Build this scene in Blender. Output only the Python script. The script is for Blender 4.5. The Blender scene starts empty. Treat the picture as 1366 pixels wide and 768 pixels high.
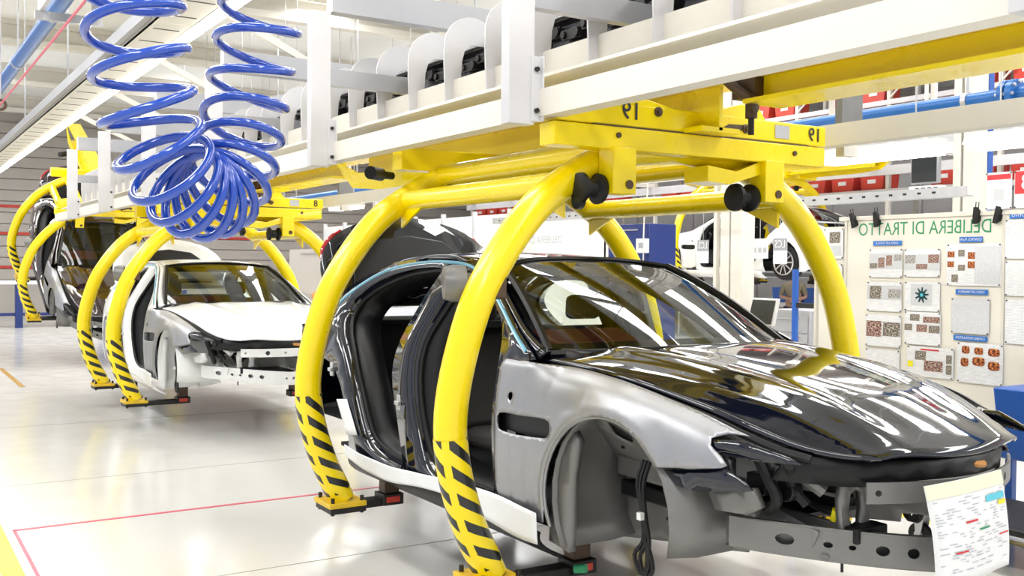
import bpy, bmesh, math, random
from mathutils import Vector, Matrix, geometry
random.seed(7)
PI = math.pi
SC = bpy.context.scene
COL = SC.collection

# ------------------------------------------------------------------ camera
cam_d = bpy.data.cameras.new('camera')
cam_d.sensor_width = 36.0
cam_d.lens = 1343.68 / 1366 * 36
cam_d.clip_end = 300
cam_o = bpy.data.objects.new('camera', cam_d)
COL.objects.link(cam_o)
RR = ((0.53581, 0.02261, -0.84403), (0.84429, -0.00359, 0.53588), (0.00909, -0.99974, -0.02102))
cam_o.matrix_world = Matrix(((RR[0][0], -RR[0][1], -RR[0][2], 0), (RR[1][0], -RR[1][1], -RR[1][2], 0),
                             (RR[2][0], -RR[2][1], -RR[2][2], 1.75), (0, 0, 0, 1)))
SC.camera = cam_o

# ------------------------------------------------------------------ world, light, exposure
world = bpy.data.worlds.new('world')
SC.world = world
world.use_nodes = True
bgn = world.node_tree.nodes['Background']
bgn.inputs[0].default_value = (0.93, 0.96, 1.0, 1)
bgn.inputs[1].default_value = 0.55
SC.view_settings.view_transform = 'Standard'
SC.view_settings.look = 'None'
SC.view_settings.gamma = 1
SC.view_settings.exposure = 0.85
SC.cycles.max_bounces = 7
SC.cycles.diffuse_bounces = 3
SC.cycles.glossy_bounces = 4
SC.cycles.transmission_bounces = 5
SC.cycles.transparent_max_bounces = 8
SC.cycles.caustics_reflective = False
SC.cycles.caustics_refractive = False
SC.cycles.sample_clamp_indirect = 6


def area(x, y, z, sx, sy, power, color=(0.98, 0.99, 1)):
    d = bpy.data.lights.new('hall_light', 'AREA')
    d.shape = 'RECTANGLE'
    d.size = sx
    d.size_y = sy
    d.energy = power
    d.color = color
    o = bpy.data.objects.new('hall_light', d)
    COL.objects.link(o)
    o.location = (x, y, z)
    return o


# rows of area lamps added under the hall roof as general light
for yy, pw in ((-1.6, 170), (1.9, 120), (6.9, 150), (11.0, 170), (15.5, 170)):
    for xx in (0.5, -8, -17, -26):
        area(xx, yy, 6.35, 7.0, 0.9, pw)


# ------------------------------------------------------------------ materials
def mat(name, col, rough=0.5, metal=0.0, coat=0.0, noise=0.0, scale=8.0, bump=0.0, emit=0, spec=0.5, alpha=1, rnoise=0.0):
    m = bpy.data.materials.new(name)
    m.use_nodes = True
    nt = m.node_tree
    b = nt.nodes['Principled BSDF']
    b.inputs['Base Color'].default_value = (*col, 1)
    b.inputs['Roughness'].default_value = rough
    b.inputs['Metallic'].default_value = metal
    b.inputs['Coat Weight'].default_value = coat
    b.inputs['Coat Roughness'].default_value = 0.02
    b.inputs['Specular IOR Level'].default_value = spec
    if emit:
        b.inputs['Emission Color'].default_value = (*col, 1)
        b.inputs['Emission Strength'].default_value = emit
    if alpha < 1:
        b.inputs['Alpha'].default_value = alpha
    tc = nt.nodes.new('ShaderNodeTexCoord')
    n = nt.nodes.new('ShaderNodeTexNoise')
    n.inputs['Scale'].default_value = scale
    n.inputs['Detail'].default_value = 5
    nt.links.new(tc.outputs['Object'], n.inputs['Vector'])
    if noise:
        mx = nt.nodes.new('ShaderNodeMix')
        mx.data_type = 'RGBA'
        mx.inputs[6].default_value = (*[c * (1 - noise) for c in col], 1)
        mx.inputs[7].default_value = (*[min(1, c * (1 + noise * 0.6)) for c in col], 1)
        nt.links.new(n.outputs['Fac'], mx.inputs[0])
        nt.links.new(mx.outputs[2], b.inputs['Base Color'])
    if bump:
        bp = nt.nodes.new('ShaderNodeBump')
        bp.inputs['Strength'].default_value = bump
        bp.inputs['Distance'].default_value = 0.004
        nt.links.new(n.outputs['Fac'], bp.inputs['Height'])
        nt.links.new(bp.outputs[0], b.inputs['Normal'])
    if rnoise:
        mr = nt.nodes.new('ShaderNodeMapRange')
        mr.inputs['To Min'].default_value = max(0, rough - rnoise)
        mr.inputs['To Max'].default_value = rough + rnoise
        nt.links.new(n.outputs['Fac'], mr.inputs['Value'])
        nt.links.new(mr.outputs[0], b.inputs['Roughness'])
    return m


YEL = (0.95, 0.72, 0.0)
M = dict(
    yellow=mat('yellow_paint', YEL, 0.28, coat=0.3, noise=0.03, scale=3, rnoise=0.04),
    yellow_worn=mat('worn_yellow_paint', (0.80, 0.52, 0.02), 0.4, noise=0.3, scale=9),
    cream=mat('cream_steel', (0.70, 0.665, 0.59), 0.45, noise=0.06, scale=4),
    grey=mat('grey_steel', (0.40, 0.40, 0.42), 0.4, metal=0.35, noise=0.12, scale=5, rnoise=0.08),
    lgrey=mat('light_grey_steel', (0.62, 0.61, 0.62), 0.4, metal=0.2, noise=0.08, scale=5),
    galv=mat('galvanised_steel', (0.55, 0.55, 0.56), 0.35, metal=0.6, noise=0.2, scale=12),
    dark=mat('dark_oily_metal', (0.018, 0.016, 0.015), 0.45, metal=0.2, noise=0.5, scale=14),
    rubber=mat('black_rubber', (0.007, 0.007, 0.007), 0.5, spec=.35, noise=0.3, scale=20),
    brown=mat('greasy_brown_metal', (0.10, 0.06, 0.035), 0.5, metal=0.3, noise=0.5, scale=14),
    black=mat('black_car_paint', (0.003, 0.0045, 0.012), 0.05, coat=0.5, spec=0.55),
    trim=mat('black_trim', (0.005, 0.005, 0.006), 0.42, spec=.35, noise=0.3, scale=20),
    white=mat('white_car_paint', (0.93, 0.93, 0.93), 0.22, coat=0.4),
    darkred=mat('dark_red_car_paint', (0.02, 0.008, 0.01), 0.07, coat=1.0, spec=0.9),
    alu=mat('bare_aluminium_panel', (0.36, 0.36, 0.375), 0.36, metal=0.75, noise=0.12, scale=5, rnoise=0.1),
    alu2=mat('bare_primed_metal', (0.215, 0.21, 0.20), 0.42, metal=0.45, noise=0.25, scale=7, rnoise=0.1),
    whmetal=mat('white_primed_metal', (0.74, 0.74, 0.72), 0.35, noise=0.08, scale=9),
    seat=mat('dark_seat_leather', (0.03, 0.027, 0.024), 0.6, noise=0.2, scale=20, bump=0.2),
    carpet=mat('dark_floor_carpet', (0.012, 0.012, 0.013), 0.9, noise=0.4, scale=60, bump=0.4),
    redleather=mat('red_brown_leather', (0.20, 0.035, 0.025), 0.5, noise=0.2, scale=20),
    film=mat('white_protective_film', (0.86, 0.87, 0.88), 0.4, noise=0.05, scale=5, bump=0.5),
    bluetape=mat('pale_blue_film', (0.16, 0.42, 0.58), 0.25, noise=0.1),
    blue=mat('blue_paint', (0.02, 0.10, 0.42), 0.35, noise=0.15, scale=8),
    pipeblue=mat('blue_pipe_paint', (0.015, 0.13, 0.42), 0.3, noise=0.12, scale=8),
    navy=mat('navy_paint', (0.012, 0.03, 0.16), 0.4, noise=0.15),
    hose=mat('blue_polyurethane_hose', (0.004, 0.055, 0.40), 0.14, coat=0.6, spec=0.6),
    red=mat('red_plastic', (0.62, 0.05, 0.03), 0.4, noise=0.25, scale=10),
    lamp_red=mat('red_lamp_lens', (0.60, 0.01, 0.04), 0.1, coat=1),
    orange=mat('orange_brown_plastic', (0.60, 0.26, 0.05), 0.5, noise=0.2),
    paper=mat('white_paper', (0.83, 0.83, 0.84), 0.6),
    cpaper=mat('cream_paper', (0.82, 0.78, 0.60), 0.6),
    board=mat('cream_board', (0.80, 0.76, 0.68), 0.5, noise=0.03, scale=2),
    bluelabel=mat('blue_label', (0.03, 0.17, 0.55), 0.4),
    green=mat('green_print', (0.03, 0.30, 0.13), 0.5),
    teal=mat('dark_teal_print', (0.005, 0.05, 0.06), 0.4),
    ink=mat('black_ink', (0.015, 0.015, 0.015), 0.5),
    ltext=mat('pale_print', (0.45, 0.47, 0.52), 0.6),
    whiteprint=mat('white_print', (0.85, 0.85, 0.85), 0.5),
    redprint=mat('red_print', (0.65, 0.03, 0.04), 0.5),
    cyanprint=mat('cyan_print', (0.10, 0.55, 0.68), 0.5),
    yelprint=mat('yellow_print', (0.85, 0.75, 0.02), 0.5),
    linepink=mat('pink_floor_tape', (0.70, 0.12, 0.18), 0.35),
    lineyel=mat('yellow_floor_paint', (0.85, 0.68, 0.01), 0.3, noise=0.06),
    linebrown=mat('ochre_floor_tape', (0.45, 0.25, 0.05), 0.4),
    wallw=mat('white_wall', (0.80, 0.80, 0.80), 0.6, noise=0.04, scale=2),
    wallb=mat('beige_wall_panel', (0.50, 0.46, 0.42), 0.6, noise=0.08, scale=3),
    ceil=mat('white_ceiling', (0.82, 0.82, 0.80), 0.7, noise=0.04, scale=1),
    joint=mat('floor_joint', (0.34, 0.32, 0.28), 0.4),
    tube=mat('fluorescent_tube', (1.0, 0.98, 0.93), emit=7),
    screen=mat('dark_screen', (0.02, 0.022, 0.02), 0.25),
    skin=mat('skin', (0.55, 0.32, 0.22), 0.5),
    olive=mat('khaki_cloth', (0.30, 0.26, 0.18), 0.8, noise=0.2, scale=30),
    hair=mat('dark_hair', (0.03, 0.02, 0.015), 0.6),
    rim=mat('silver_alloy', (0.7, 0.7, 0.72), 0.25, metal=0.9),
    limegreen=mat('lime_hanging_cloth', (0.55, 0.72, 0.02), 0.5),
)


def floor_mat():
    m = mat('polished_floor', (0.74, 0.725, 0.69), 0.12, noise=0.0, spec=0.7)
    nt = m.node_tree
    b = nt.nodes['Principled BSDF']
    tc = nt.nodes['Texture Coordinate']
    n1 = nt.nodes.new('ShaderNodeTexNoise')
    n1.inputs['Scale'].default_value = 0.35
    n1.inputs['Detail'].default_value = 6
    nt.links.new(tc.outputs['Object'], n1.inputs['Vector'])
    mx = nt.nodes.new('ShaderNodeMix')
    mx.data_type = 'RGBA'
    mx.inputs[6].default_value = (0.66, 0.635, 0.58, 1)
    mx.inputs[7].default_value = (0.80, 0.795, 0.77, 1)
    nt.links.new(n1.outputs['Fac'], mx.inputs[0])
    nt.links.new(mx.outputs[2], b.inputs['Base Color'])
    n2 = nt.nodes.new('ShaderNodeTexNoise')
    n2.inputs['Scale'].default_value = 3.0
    n2.inputs['Detail'].default_value = 8
    nt.links.new(tc.outputs['Object'], n2.inputs['Vector'])
    mr = nt.nodes.new('ShaderNodeMapRange')
    mr.inputs['To Min'].default_value = 0.06
    mr.inputs['To Max'].default_value = 0.26
    nt.links.new(n2.outputs['Fac'], mr.inputs['Value'])
    nt.links.new(mr.outputs[0], b.inputs['Roughness'])
    return m


def glass_mat():
    m = bpy.data.materials.new('tinted_glass')
    m.use_nodes = True
    nt = m.node_tree
    nt.nodes.remove(nt.nodes['Principled BSDF'])
    out = nt.nodes['Material Output']
    tr = nt.nodes.new('ShaderNodeBsdfTransparent')
    tr.inputs[0].default_value = (0.72, 0.82, 0.78, 1)
    gl = nt.nodes.new('ShaderNodeBsdfGlossy')
    gl.inputs['Roughness'].default_value = 0.01
    fr = nt.nodes.new('ShaderNodeFresnel')
    fr.inputs[0].default_value = 1.6
    mx = nt.nodes.new('ShaderNodeMixShader')
    nt.links.new(fr.outputs[0], mx.inputs[0])
    nt.links.new(tr.outputs[0], mx.inputs[1])
    nt.links.new(gl.outputs[0], mx.inputs[2])
    nt.links.new(mx.outputs[0], out.inputs['Surface'])
    return m


def hazard_mat(name, nv, slope, w=0.5):
    """yellow tape printed with slanted black bars; u runs round the tube, v along it"""
    m = mat(name, YEL, 0.3, coat=0.3)
    nt = m.node_tree
    b = nt.nodes['Principled BSDF']
    uv = nt.nodes.new('ShaderNodeUVMap')
    sp = nt.nodes.new('ShaderNodeSeparateXYZ')
    nt.links.new(uv.outputs[0], sp.inputs[0])

    def mth(op, a, c=0.0):
        n = nt.nodes.new('ShaderNodeMath')
        n.operation = op
        for i, v in enumerate((a, c)):
            if isinstance(v, (int, float)):
                n.inputs[i].default_value = v
            else:
                nt.links.new(v, n.inputs[i])
        return n.outputs[0]
    fu = mth('FRACT', mth('MULTIPLY', sp.outputs[0], 3.0))
    tri = fu
    ph = mth('FRACT', mth('ADD', mth('MULTIPLY', sp.outputs[1], nv), mth('MULTIPLY', tri, slope)))
    s = mth('LESS_THAN', ph, w)
    e = mth('MULTIPLY', s, mth('GREATER_THAN', fu, 0.22))
    mx = nt.nodes.new('ShaderNodeMix')
    mx.data_type = 'RGBA'
    mx.inputs[6].default_value = (*YEL, 1)
    mx.inputs[7].default_value = (0.015, 0.015, 0.015, 1)
    nt.links.new(e, mx.inputs[0])
    nt.links.new(mx.outputs[2], b.inputs['Base Color'])
    return m


def print_mat(name, base, dark, sx=6.0, sz=60.0, thr=0.5):
    """rows of small print on paper"""
    m = mat(name, base, 0.6)
    nt = m.node_tree
    b = nt.nodes['Principled BSDF']
    uv = nt.nodes.new('ShaderNodeUVMap')
    mp = nt.nodes.new('ShaderNodeMapping')
    mp.inputs['Scale'].default_value = (sx, sz, 1)
    nt.links.new(uv.outputs[0], mp.inputs['Vector'])
    br = nt.nodes.new('ShaderNodeTexNoise')
    br.inputs['Scale'].default_value = 1.0
    br.inputs['Detail'].default_value = 1.0
    nt.links.new(mp.outputs[0], br.inputs['Vector'])
    wv = nt.nodes.new('ShaderNodeTexWave')
    wv.bands_direction = 'Y'
    wv.inputs['Scale'].default_value = sz / 6.0
    nt.links.new(uv.outputs[0], wv.inputs['Vector'])
    mu = nt.nodes.new('ShaderNodeMath')
    mu.operation = 'MULTIPLY'
    nt.links.new(br.outputs['Fac'], mu.inputs[0])
    nt.links.new(wv.outputs['Fac'], mu.inputs[1])
    rp = nt.nodes.new('ShaderNodeMapRange')
    rp.inputs['From Min'].default_value = thr - 0.2
    rp.inputs['From Max'].default_value = thr
    nt.links.new(mu.outputs[0], rp.inputs['Value'])
    mx = nt.nodes.new('ShaderNodeMix')
    mx.data_type = 'RGBA'
    mx.inputs[6].default_value = (*base, 1)
    mx.inputs[7].default_value = (*dark, 1)
    nt.links.new(rp.outputs[0], mx.inputs[0])
    nt.links.new(mx.outputs[2], b.inputs['Base Color'])
    return m


def photo_mat(name, c1, c2, c3, sc):
    """a small printed picture: blotches of three colours"""
    m = mat(name, c1, 0.4)
    nt = m.node_tree
    b = nt.nodes['Principled BSDF']
    uv = nt.nodes.new('ShaderNodeUVMap')
    n = nt.nodes.new('ShaderNodeTexNoise')
    n.inputs['Scale'].default_value = sc
    n.inputs['Detail'].default_value = 3
    nt.links.new(uv.outputs[0], n.inputs['Vector'])
    r = nt.nodes.new('ShaderNodeValToRGB')
    r.color_ramp.interpolation = 'CONSTANT'
    r.color_ramp.elements[0].color = (*c1, 1)
    r.color_ramp.elements[1].color = (*c3, 1)
    r.color_ramp.elements[1].position = 0.58
    e = r.color_ramp.elements.new(0.46)
    e.color = (*c2, 1)
    nt.links.new(n.outputs['Fac'], r.inputs[0])
    nt.links.new(r.outputs[0], b.inputs['Base Color'])
    return m


M['floor'] = floor_mat()
M['glass'] = glass_mat()
M['hazard'] = hazard_mat('hazard_tape', 5.0, 1.3, 0.46)
M['hazard_flat'] = hazard_mat('hazard_tape_flat', 5.0, 1.4, 0.5)
M['print'] = print_mat('printed_paper', (0.82, 0.82, 0.83), (0.55, 0.57, 0.63))
M['printgrey'] = print_mat('printed_grey_sheet', (0.66, 0.67, 0.69), (0.42, 0.43, 0.48), 14, 120)
M['photo_brown'] = photo_mat('brown_photo', (0.10, 0.03, 0.03), (0.34, 0.20, 0.16), (0.60, 0.50, 0.42), 9)
M['photo_grey'] = photo_mat('grey_photo', (0.12, 0.11, 0.11), (0.45, 0.44, 0.42), (0.62, 0.58, 0.52), 9)
M['photo_orange'] = photo_mat('orange_photo', (0.05, 0.02, 0.01), (0.45, 0.10, 0.03), (0.7, 0.35, 0.10), 5)
M['photo_dark'] = photo_mat('dark_photo', (0.08, 0.07, 0.06), (0.25, 0.21, 0.18), (0.6, 0.55, 0.42), 9)


# ------------------------------------------------------------------ helpers
class MB:
    def __init__(s):
        s.v = []
        s.f = []
        s.uv = {}

    def add(s, vs, fs, uvs=None):
        n = len(s.v)
        s.v += [tuple(p) for p in vs]
        for i, f in enumerate(fs):
            if uvs:
                s.uv[len(s.f)] = uvs[i]
            s.f.append(tuple(k + n for k in f))
        return s

    def box(s, x0, x1, y0, y1, z0, z1):
        v = [(x, y, z) for x in (x0, x1) for y in (y0, y1) for z in (z0, z1)]
        return s.add(v, [(0, 1, 3, 2), (4, 6, 7, 5), (0, 4, 5, 1), (2, 3, 7, 6), (0, 2, 6, 4), (1, 5, 7, 3)])

    def bar(s, a, b, w, h, up=(0, 0, 1)):
        """box section from a to b, w sideways, h along up"""
        a, b, up = Vector(a), Vector(b), Vector(up)
        d = (b - a).normalized()
        sd = d.cross(up).normalized()
        u = sd.cross(d)
        v = []
        for p in (a, b):
            for i, j in ((-1, -1), (1, -1), (1, 1), (-1, 1)):
                v.append(p + sd * (w / 2 * i) + u * (h / 2 * j))
        return s.add(v, [(3, 2, 1, 0), (4, 5, 6, 7), (0, 1, 5, 4), (1, 2, 6, 5), (2, 3, 7, 6), (3, 0, 4, 7)])

    def tube(s, path, r, n=12, caps=True, closed=False, r2=None):
        P = [Vector(p) for p in path]
        m = len(P)
        rs = r if isinstance(r, (list, tuple)) else [r] * m
        T = []
        for i in range(m):
            if closed:
                T.append((P[(i + 1) % m] - P[i - 1]).normalized())
            else:
                T.append((P[min(i + 1, m - 1)] - P[max(i - 1, 0)]).normalized())
        nrm = T[0].cross(Vector((0, 0, 1)))
        if nrm.length < 0.05:
            nrm = T[0].cross(Vector((0, 1, 0)))
        nrm.normalize()
        vs = []
        ln = [0]
        for i in range(1, m):
            ln.append(ln[-1] + (P[i] - P[i - 1]).length)
        for i in range(m):
            nrm = (nrm - T[i] * nrm.dot(T[i])).normalized()
            bn = T[i].cross(nrm)
            for k in range(n):
                a = 2 * PI * k / n
                vs.append(P[i] + nrm * (rs[i] * math.cos(a)) + bn * ((r2 or rs[i]) * math.sin(a)))
        fs, us = [], []
        L = ln[-1] or 1
        for i in range(m if closed else m - 1):
            j = (i + 1) % m
            for k in range(n):
                k2 = (k + 1) % n
                fs.append((i * n + k, i * n + k2, j * n + k2, j * n + k))
                us.append(((k / n, ln[i] / L), ((k + 1) / n, ln[i] / L), ((k + 1) / n, ln[j] / L), (k / n, ln[j] / L)))
        if caps and not closed:
            fs.append(tuple(range(n - 1, -1, -1)))
            us.append(tuple((0, 0) for _ in range(n)))
            fs.append(tuple((m - 1) * n + k for k in range(n)))
            us.append(tuple((0, 0) for _ in range(n)))
        return s.add(vs, fs, us)

    def cyl(s, a, b, r, n=16, r2=None):
        a, b = Vector(a), Vector(b)
        return s.tube([a, b], [r, r if r2 is None else r2], n)

    def lathe(s, prof, axis_pt, axis, n=20):
        """prof: (distance along axis, radius)"""
        A, D = Vector(axis_pt), Vector(axis).normalized()
        u = D.orthogonal().normalized()
        w = D.cross(u)
        vs = []
        for d, r in prof:
            for k in range(n):
                a = 2 * PI * k / n
                vs.append(A + D * d + (u * math.cos(a) + w * math.sin(a)) * r)
        fs = [(i * n + k, i * n + (k + 1) % n, (i + 1) * n + (k + 1) % n, (i + 1) * n + k)
              for i in range(len(prof) - 1) for k in range(n)]
        fs.append(tuple(range(n - 1, -1, -1)))
        fs.append(tuple((len(prof) - 1) * n + k for k in range(n)))
        return s.add(vs, fs)

    def grid(s, fn, nu, nv):
        vs = [fn(i / nu, j / nv) for i in range(nu + 1) for j in range(nv + 1)]
        w = nv + 1
        fs = [(i * w + j, (i + 1) * w + j, (i + 1) * w + j + 1, i * w + j + 1) for i in range(nu) for j in range(nv)]
        us = [((i / nu, j / nv), ((i + 1) / nu, j / nv), ((i + 1) / nu, (j + 1) / nv), (i / nu, (j + 1) / nv))
              for i in range(nu) for j in range(nv)]
        return s.add(vs, fs, us)

    def prism(s, poly, fn, t0, t1):
        """poly 2D, fn(a,b,t)->xyz"""
        n = len(poly)
        vs = [fn(a, b, t0) for a, b in poly] + [fn(a, b, t1) for a, b in poly]
        fs = [tuple(range(n - 1, -1, -1)), tuple(range(n, 2 * n))]
        fs += [(i, (i + 1) % n, (i + 1) % n + n, i + n) for i in range(n)]
        return s.add(vs, fs)

    def panel(s, outline, holes, step, fn):
        """curved sheet with openings: 2D outline and holes triangulated with inner points, mapped by fn(a,b)"""
        def dens(poly):
            out = []
            for i, p in enumerate(poly):
                q = poly[(i + 1) % len(poly)]
                d = math.hypot(q[0] - p[0], q[1] - p[1])
                k = max(1, int(round(d / step)))
                for j in range(k):
                    out.append((p[0] + (q[0] - p[0]) * j / k, p[1] + (q[1] - p[1]) * j / k))
            return out

        def inside(p, poly):
            c = False
            j = len(poly) - 1
            for i in range(len(poly)):
                a, b = poly[i], poly[j]
                if (a[1] > p[1]) != (b[1] > p[1]) and p[0] < (b[0] - a[0]) * (p[1] - a[1]) / (b[1] - a[1]) + a[0]:
                    c = not c
                j = i
            return c
        o = dens(outline)
        hs = [dens(h) for h in holes]
        pts, edges = [], []
        for lp in [o] + hs:
            n = len(pts)
            pts += lp
            edges += [(n + i, n + (i + 1) % len(lp)) for i in range(len(lp))]
        bp = list(pts)
        x0, x1 = min(p[0] for p in o), max(p[0] for p in o)
        y0, y1 = min(p[1] for p in o), max(p[1] for p in o)
        i = x0 + step / 2
        row = 0
        while i < x1:
            j = y0 + step / 2 + (row % 2) * step / 2
            while j < y1:
                p = (i, j)
                if inside(p, o) and not any(inside(p, h) for h in hs) and all(
                        abs(q[0] - i) > step * 0.45 or abs(q[1] - j) > step * 0.45 for q in bp):
                    pts.append(p)
                j += step
            i += step
            row += 1
        r = geometry.delaunay_2d_cdt([Vector(p) for p in pts], edges, [], 0, 1e-6)
        vv = [(p.x, p.y) for p in r[0]]
        fs = []
        for f in r[2]:
            c = (sum(vv[k][0] for k in f) / len(f), sum(vv[k][1] for k in f) / len(f))
            if inside(c, o) and not any(inside(c, h) for h in hs):
                fs.append(tuple(f))
        return s.add([fn(*p) for p in vv], fs)

    def build(s, name, m, parent=None, ang=35, thick=0, bevel=0, off=-1, sub=0, label=None, loc=None):
        me = bpy.data.meshes.new(name)
        v = s.v
        if loc:
            v = [(p[0] - loc[0], p[1] - loc[1], p[2] - loc[2]) for p in v]
        me.from_pydata(v, [], s.f)
        if s.uv:
            ul = me.uv_layers.new(name='UVMap')
            for pi, us in s.uv.items():
                p = me.polygons[pi]
                for k, li in enumerate(p.loop_indices):
                    ul.data[li].uv = us[k]
        me.materials.append(M[m] if isinstance(m, str) else m)
        bm = bmesh.new()
        bm.from_mesh(me)
        bmesh.ops.recalc_face_normals(bm, faces=bm.faces)
        bm.to_mesh(me)
        bm.free()
        if ang:
            for p in me.polygons:
                p.use_smooth = True
            me.set_sharp_from_angle(angle=math.radians(ang))
        o = bpy.data.objects.new(name, me)
        COL.objects.link(o)
        if loc:
            o.location = loc
        if parent:
            o.parent = parent
        if thick:
            md = o.modifiers.new('s', 'SOLIDIFY')
            md.thickness = thick
            md.offset = off
        if bevel:
            md = o.modifiers.new('b', 'BEVEL')
            md.width = bevel
            md.segments = 2
            md.limit_method = 'ANGLE'
        if sub:
            md = o.modifiers.new('d', 'SUBSURF')
            md.levels = md.render_levels = sub
        if label:
            o['label'] = label
        return o


def tag(o, label=None, cat=None, group=None, kind=None):
    for k, v in (('label', label), ('category', cat), ('group', group), ('kind', kind)):
        if v:
            o[k] = v
    return o


def thing(name, label, cat, loc=(0, 0, 0), rot=(0, 0, 0), group=None):
    o = bpy.data.objects.new(name, None)
    o.empty_display_size = 0.1
    COL.objects.link(o)
    o.location = loc
    o.rotation_euler = rot
    return tag(o, label, cat, group)


def copy_tree(o, parent=None):
    c = o.copy()
    COL.objects.link(c)
    if parent:
        c.parent = parent
    for ch in list(o.children):
        copy_tree(ch, c)
    return c


def lerp_tab(tab, x):
    if x <= tab[0][0]:
        return tab[0][1]
    for (a, b), (c, d) in zip(tab, tab[1:]):
        if x <= c:
            return b + (d - b) * (x - a) / (c - a)
    return tab[-1][1]


def smooth_tab(tab, x):
    """Catmull-Rom through the table"""
    n = len(tab)
    if x <= tab[0][0]:
        return tab[0][1]
    if x >= tab[-1][0]:
        return tab[-1][1]
    for i in range(n - 1):
        if x <= tab[i + 1][0]:
            break
    x0, y0 = tab[i]
    x1, y1 = tab[i + 1]
    m0 = (y1 - tab[i - 1][1]) / (x1 - tab[i - 1][0]) if i > 0 else (y1 - y0) / (x1 - x0)
    m1 = (tab[i + 2][1] - y0) / (tab[i + 2][0] - x0) if i + 2 < n else (y1 - y0) / (x1 - x0)
    h = x1 - x0
    t = (x - x0) / h
    return ((2 * t**3 - 3 * t**2 + 1) * y0 + (t**3 - 2 * t**2 + t) * h * m0
            + (-2 * t**3 + 3 * t**2) * y1 + (t**3 - t**2) * h * m1)


def spline(pts, k=6, closed=False):
    P = [Vector(p) for p in pts]
    n = len(P)
    out = []
    for i in range(n if closed else n - 1):
        p1, p2 = P[i], P[(i + 1) % n]
        p0 = P[i - 1] if (i > 0 or closed) else p1 * 2 - p2
        p3 = P[(i + 2) % n] if (i + 2 < n or closed) else p2 * 2 - p1
        for j in range(k):
            t = j / k
            out.append(0.5 * ((2 * p1) + (p2 - p0) * t + (2 * p0 - 5 * p1 + 4 * p2 - p3) * t * t
                              + (3 * p1 - p0 - 3 * p2 + p3) * t**3))
    if not closed:
        out.append(P[-1])
    return out


def spline2(pts, k=4, closed=True):
    return [(v.x, v.y) for v in spline([(a, b, 0) for a, b in pts], k, closed)]


def circ(cx, cy, r, n=12, a0=0, a1=2 * PI, full=True):
    m = n if full else n + 1
    return [(cx + r * math.cos(a0 + (a1 - a0) * i / n), cy + r * math.sin(a0 + (a1 - a0) * i / n)) for i in range(m)]


def text_shape(txt, size, mirror=True, extrude=0.0):
    """flat glyph mesh centred on the origin in (a,b)"""
    c = bpy.data.curves.new('t', 'FONT')
    c.body = txt
    c.size = size
    c.align_x = 'CENTER'
    c.align_y = 'CENTER'
    c.resolution_u = 3
    o = bpy.data.objects.new('t', c)
    COL.objects.link(o)
    dg = bpy.context.evaluated_depsgraph_get()
    me = o.evaluated_get(dg).to_mesh()
    s = -1 if mirror else 1
    vs = [(v.co.x * s, v.co.y) for v in me.vertices]
    fs = [tuple(p.vertices) for p in me.polygons]
    o.evaluated_get(dg).to_mesh_clear()
    bpy.data.objects.remove(o)
    bpy.data.curves.remove(c)
    return vs, fs


def text_on(txt, size, fn, m, name, parent, sx=1.0):
    """mirrored lettering; fn(a,b)->xyz. The photograph shows all writing reversed."""
    vs, fs = text_shape(txt, size)
    b = MB()
    b.add([fn(a * sx, c) for a, c in vs], fs)
    return b.build(name, m, parent, ang=0)


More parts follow.
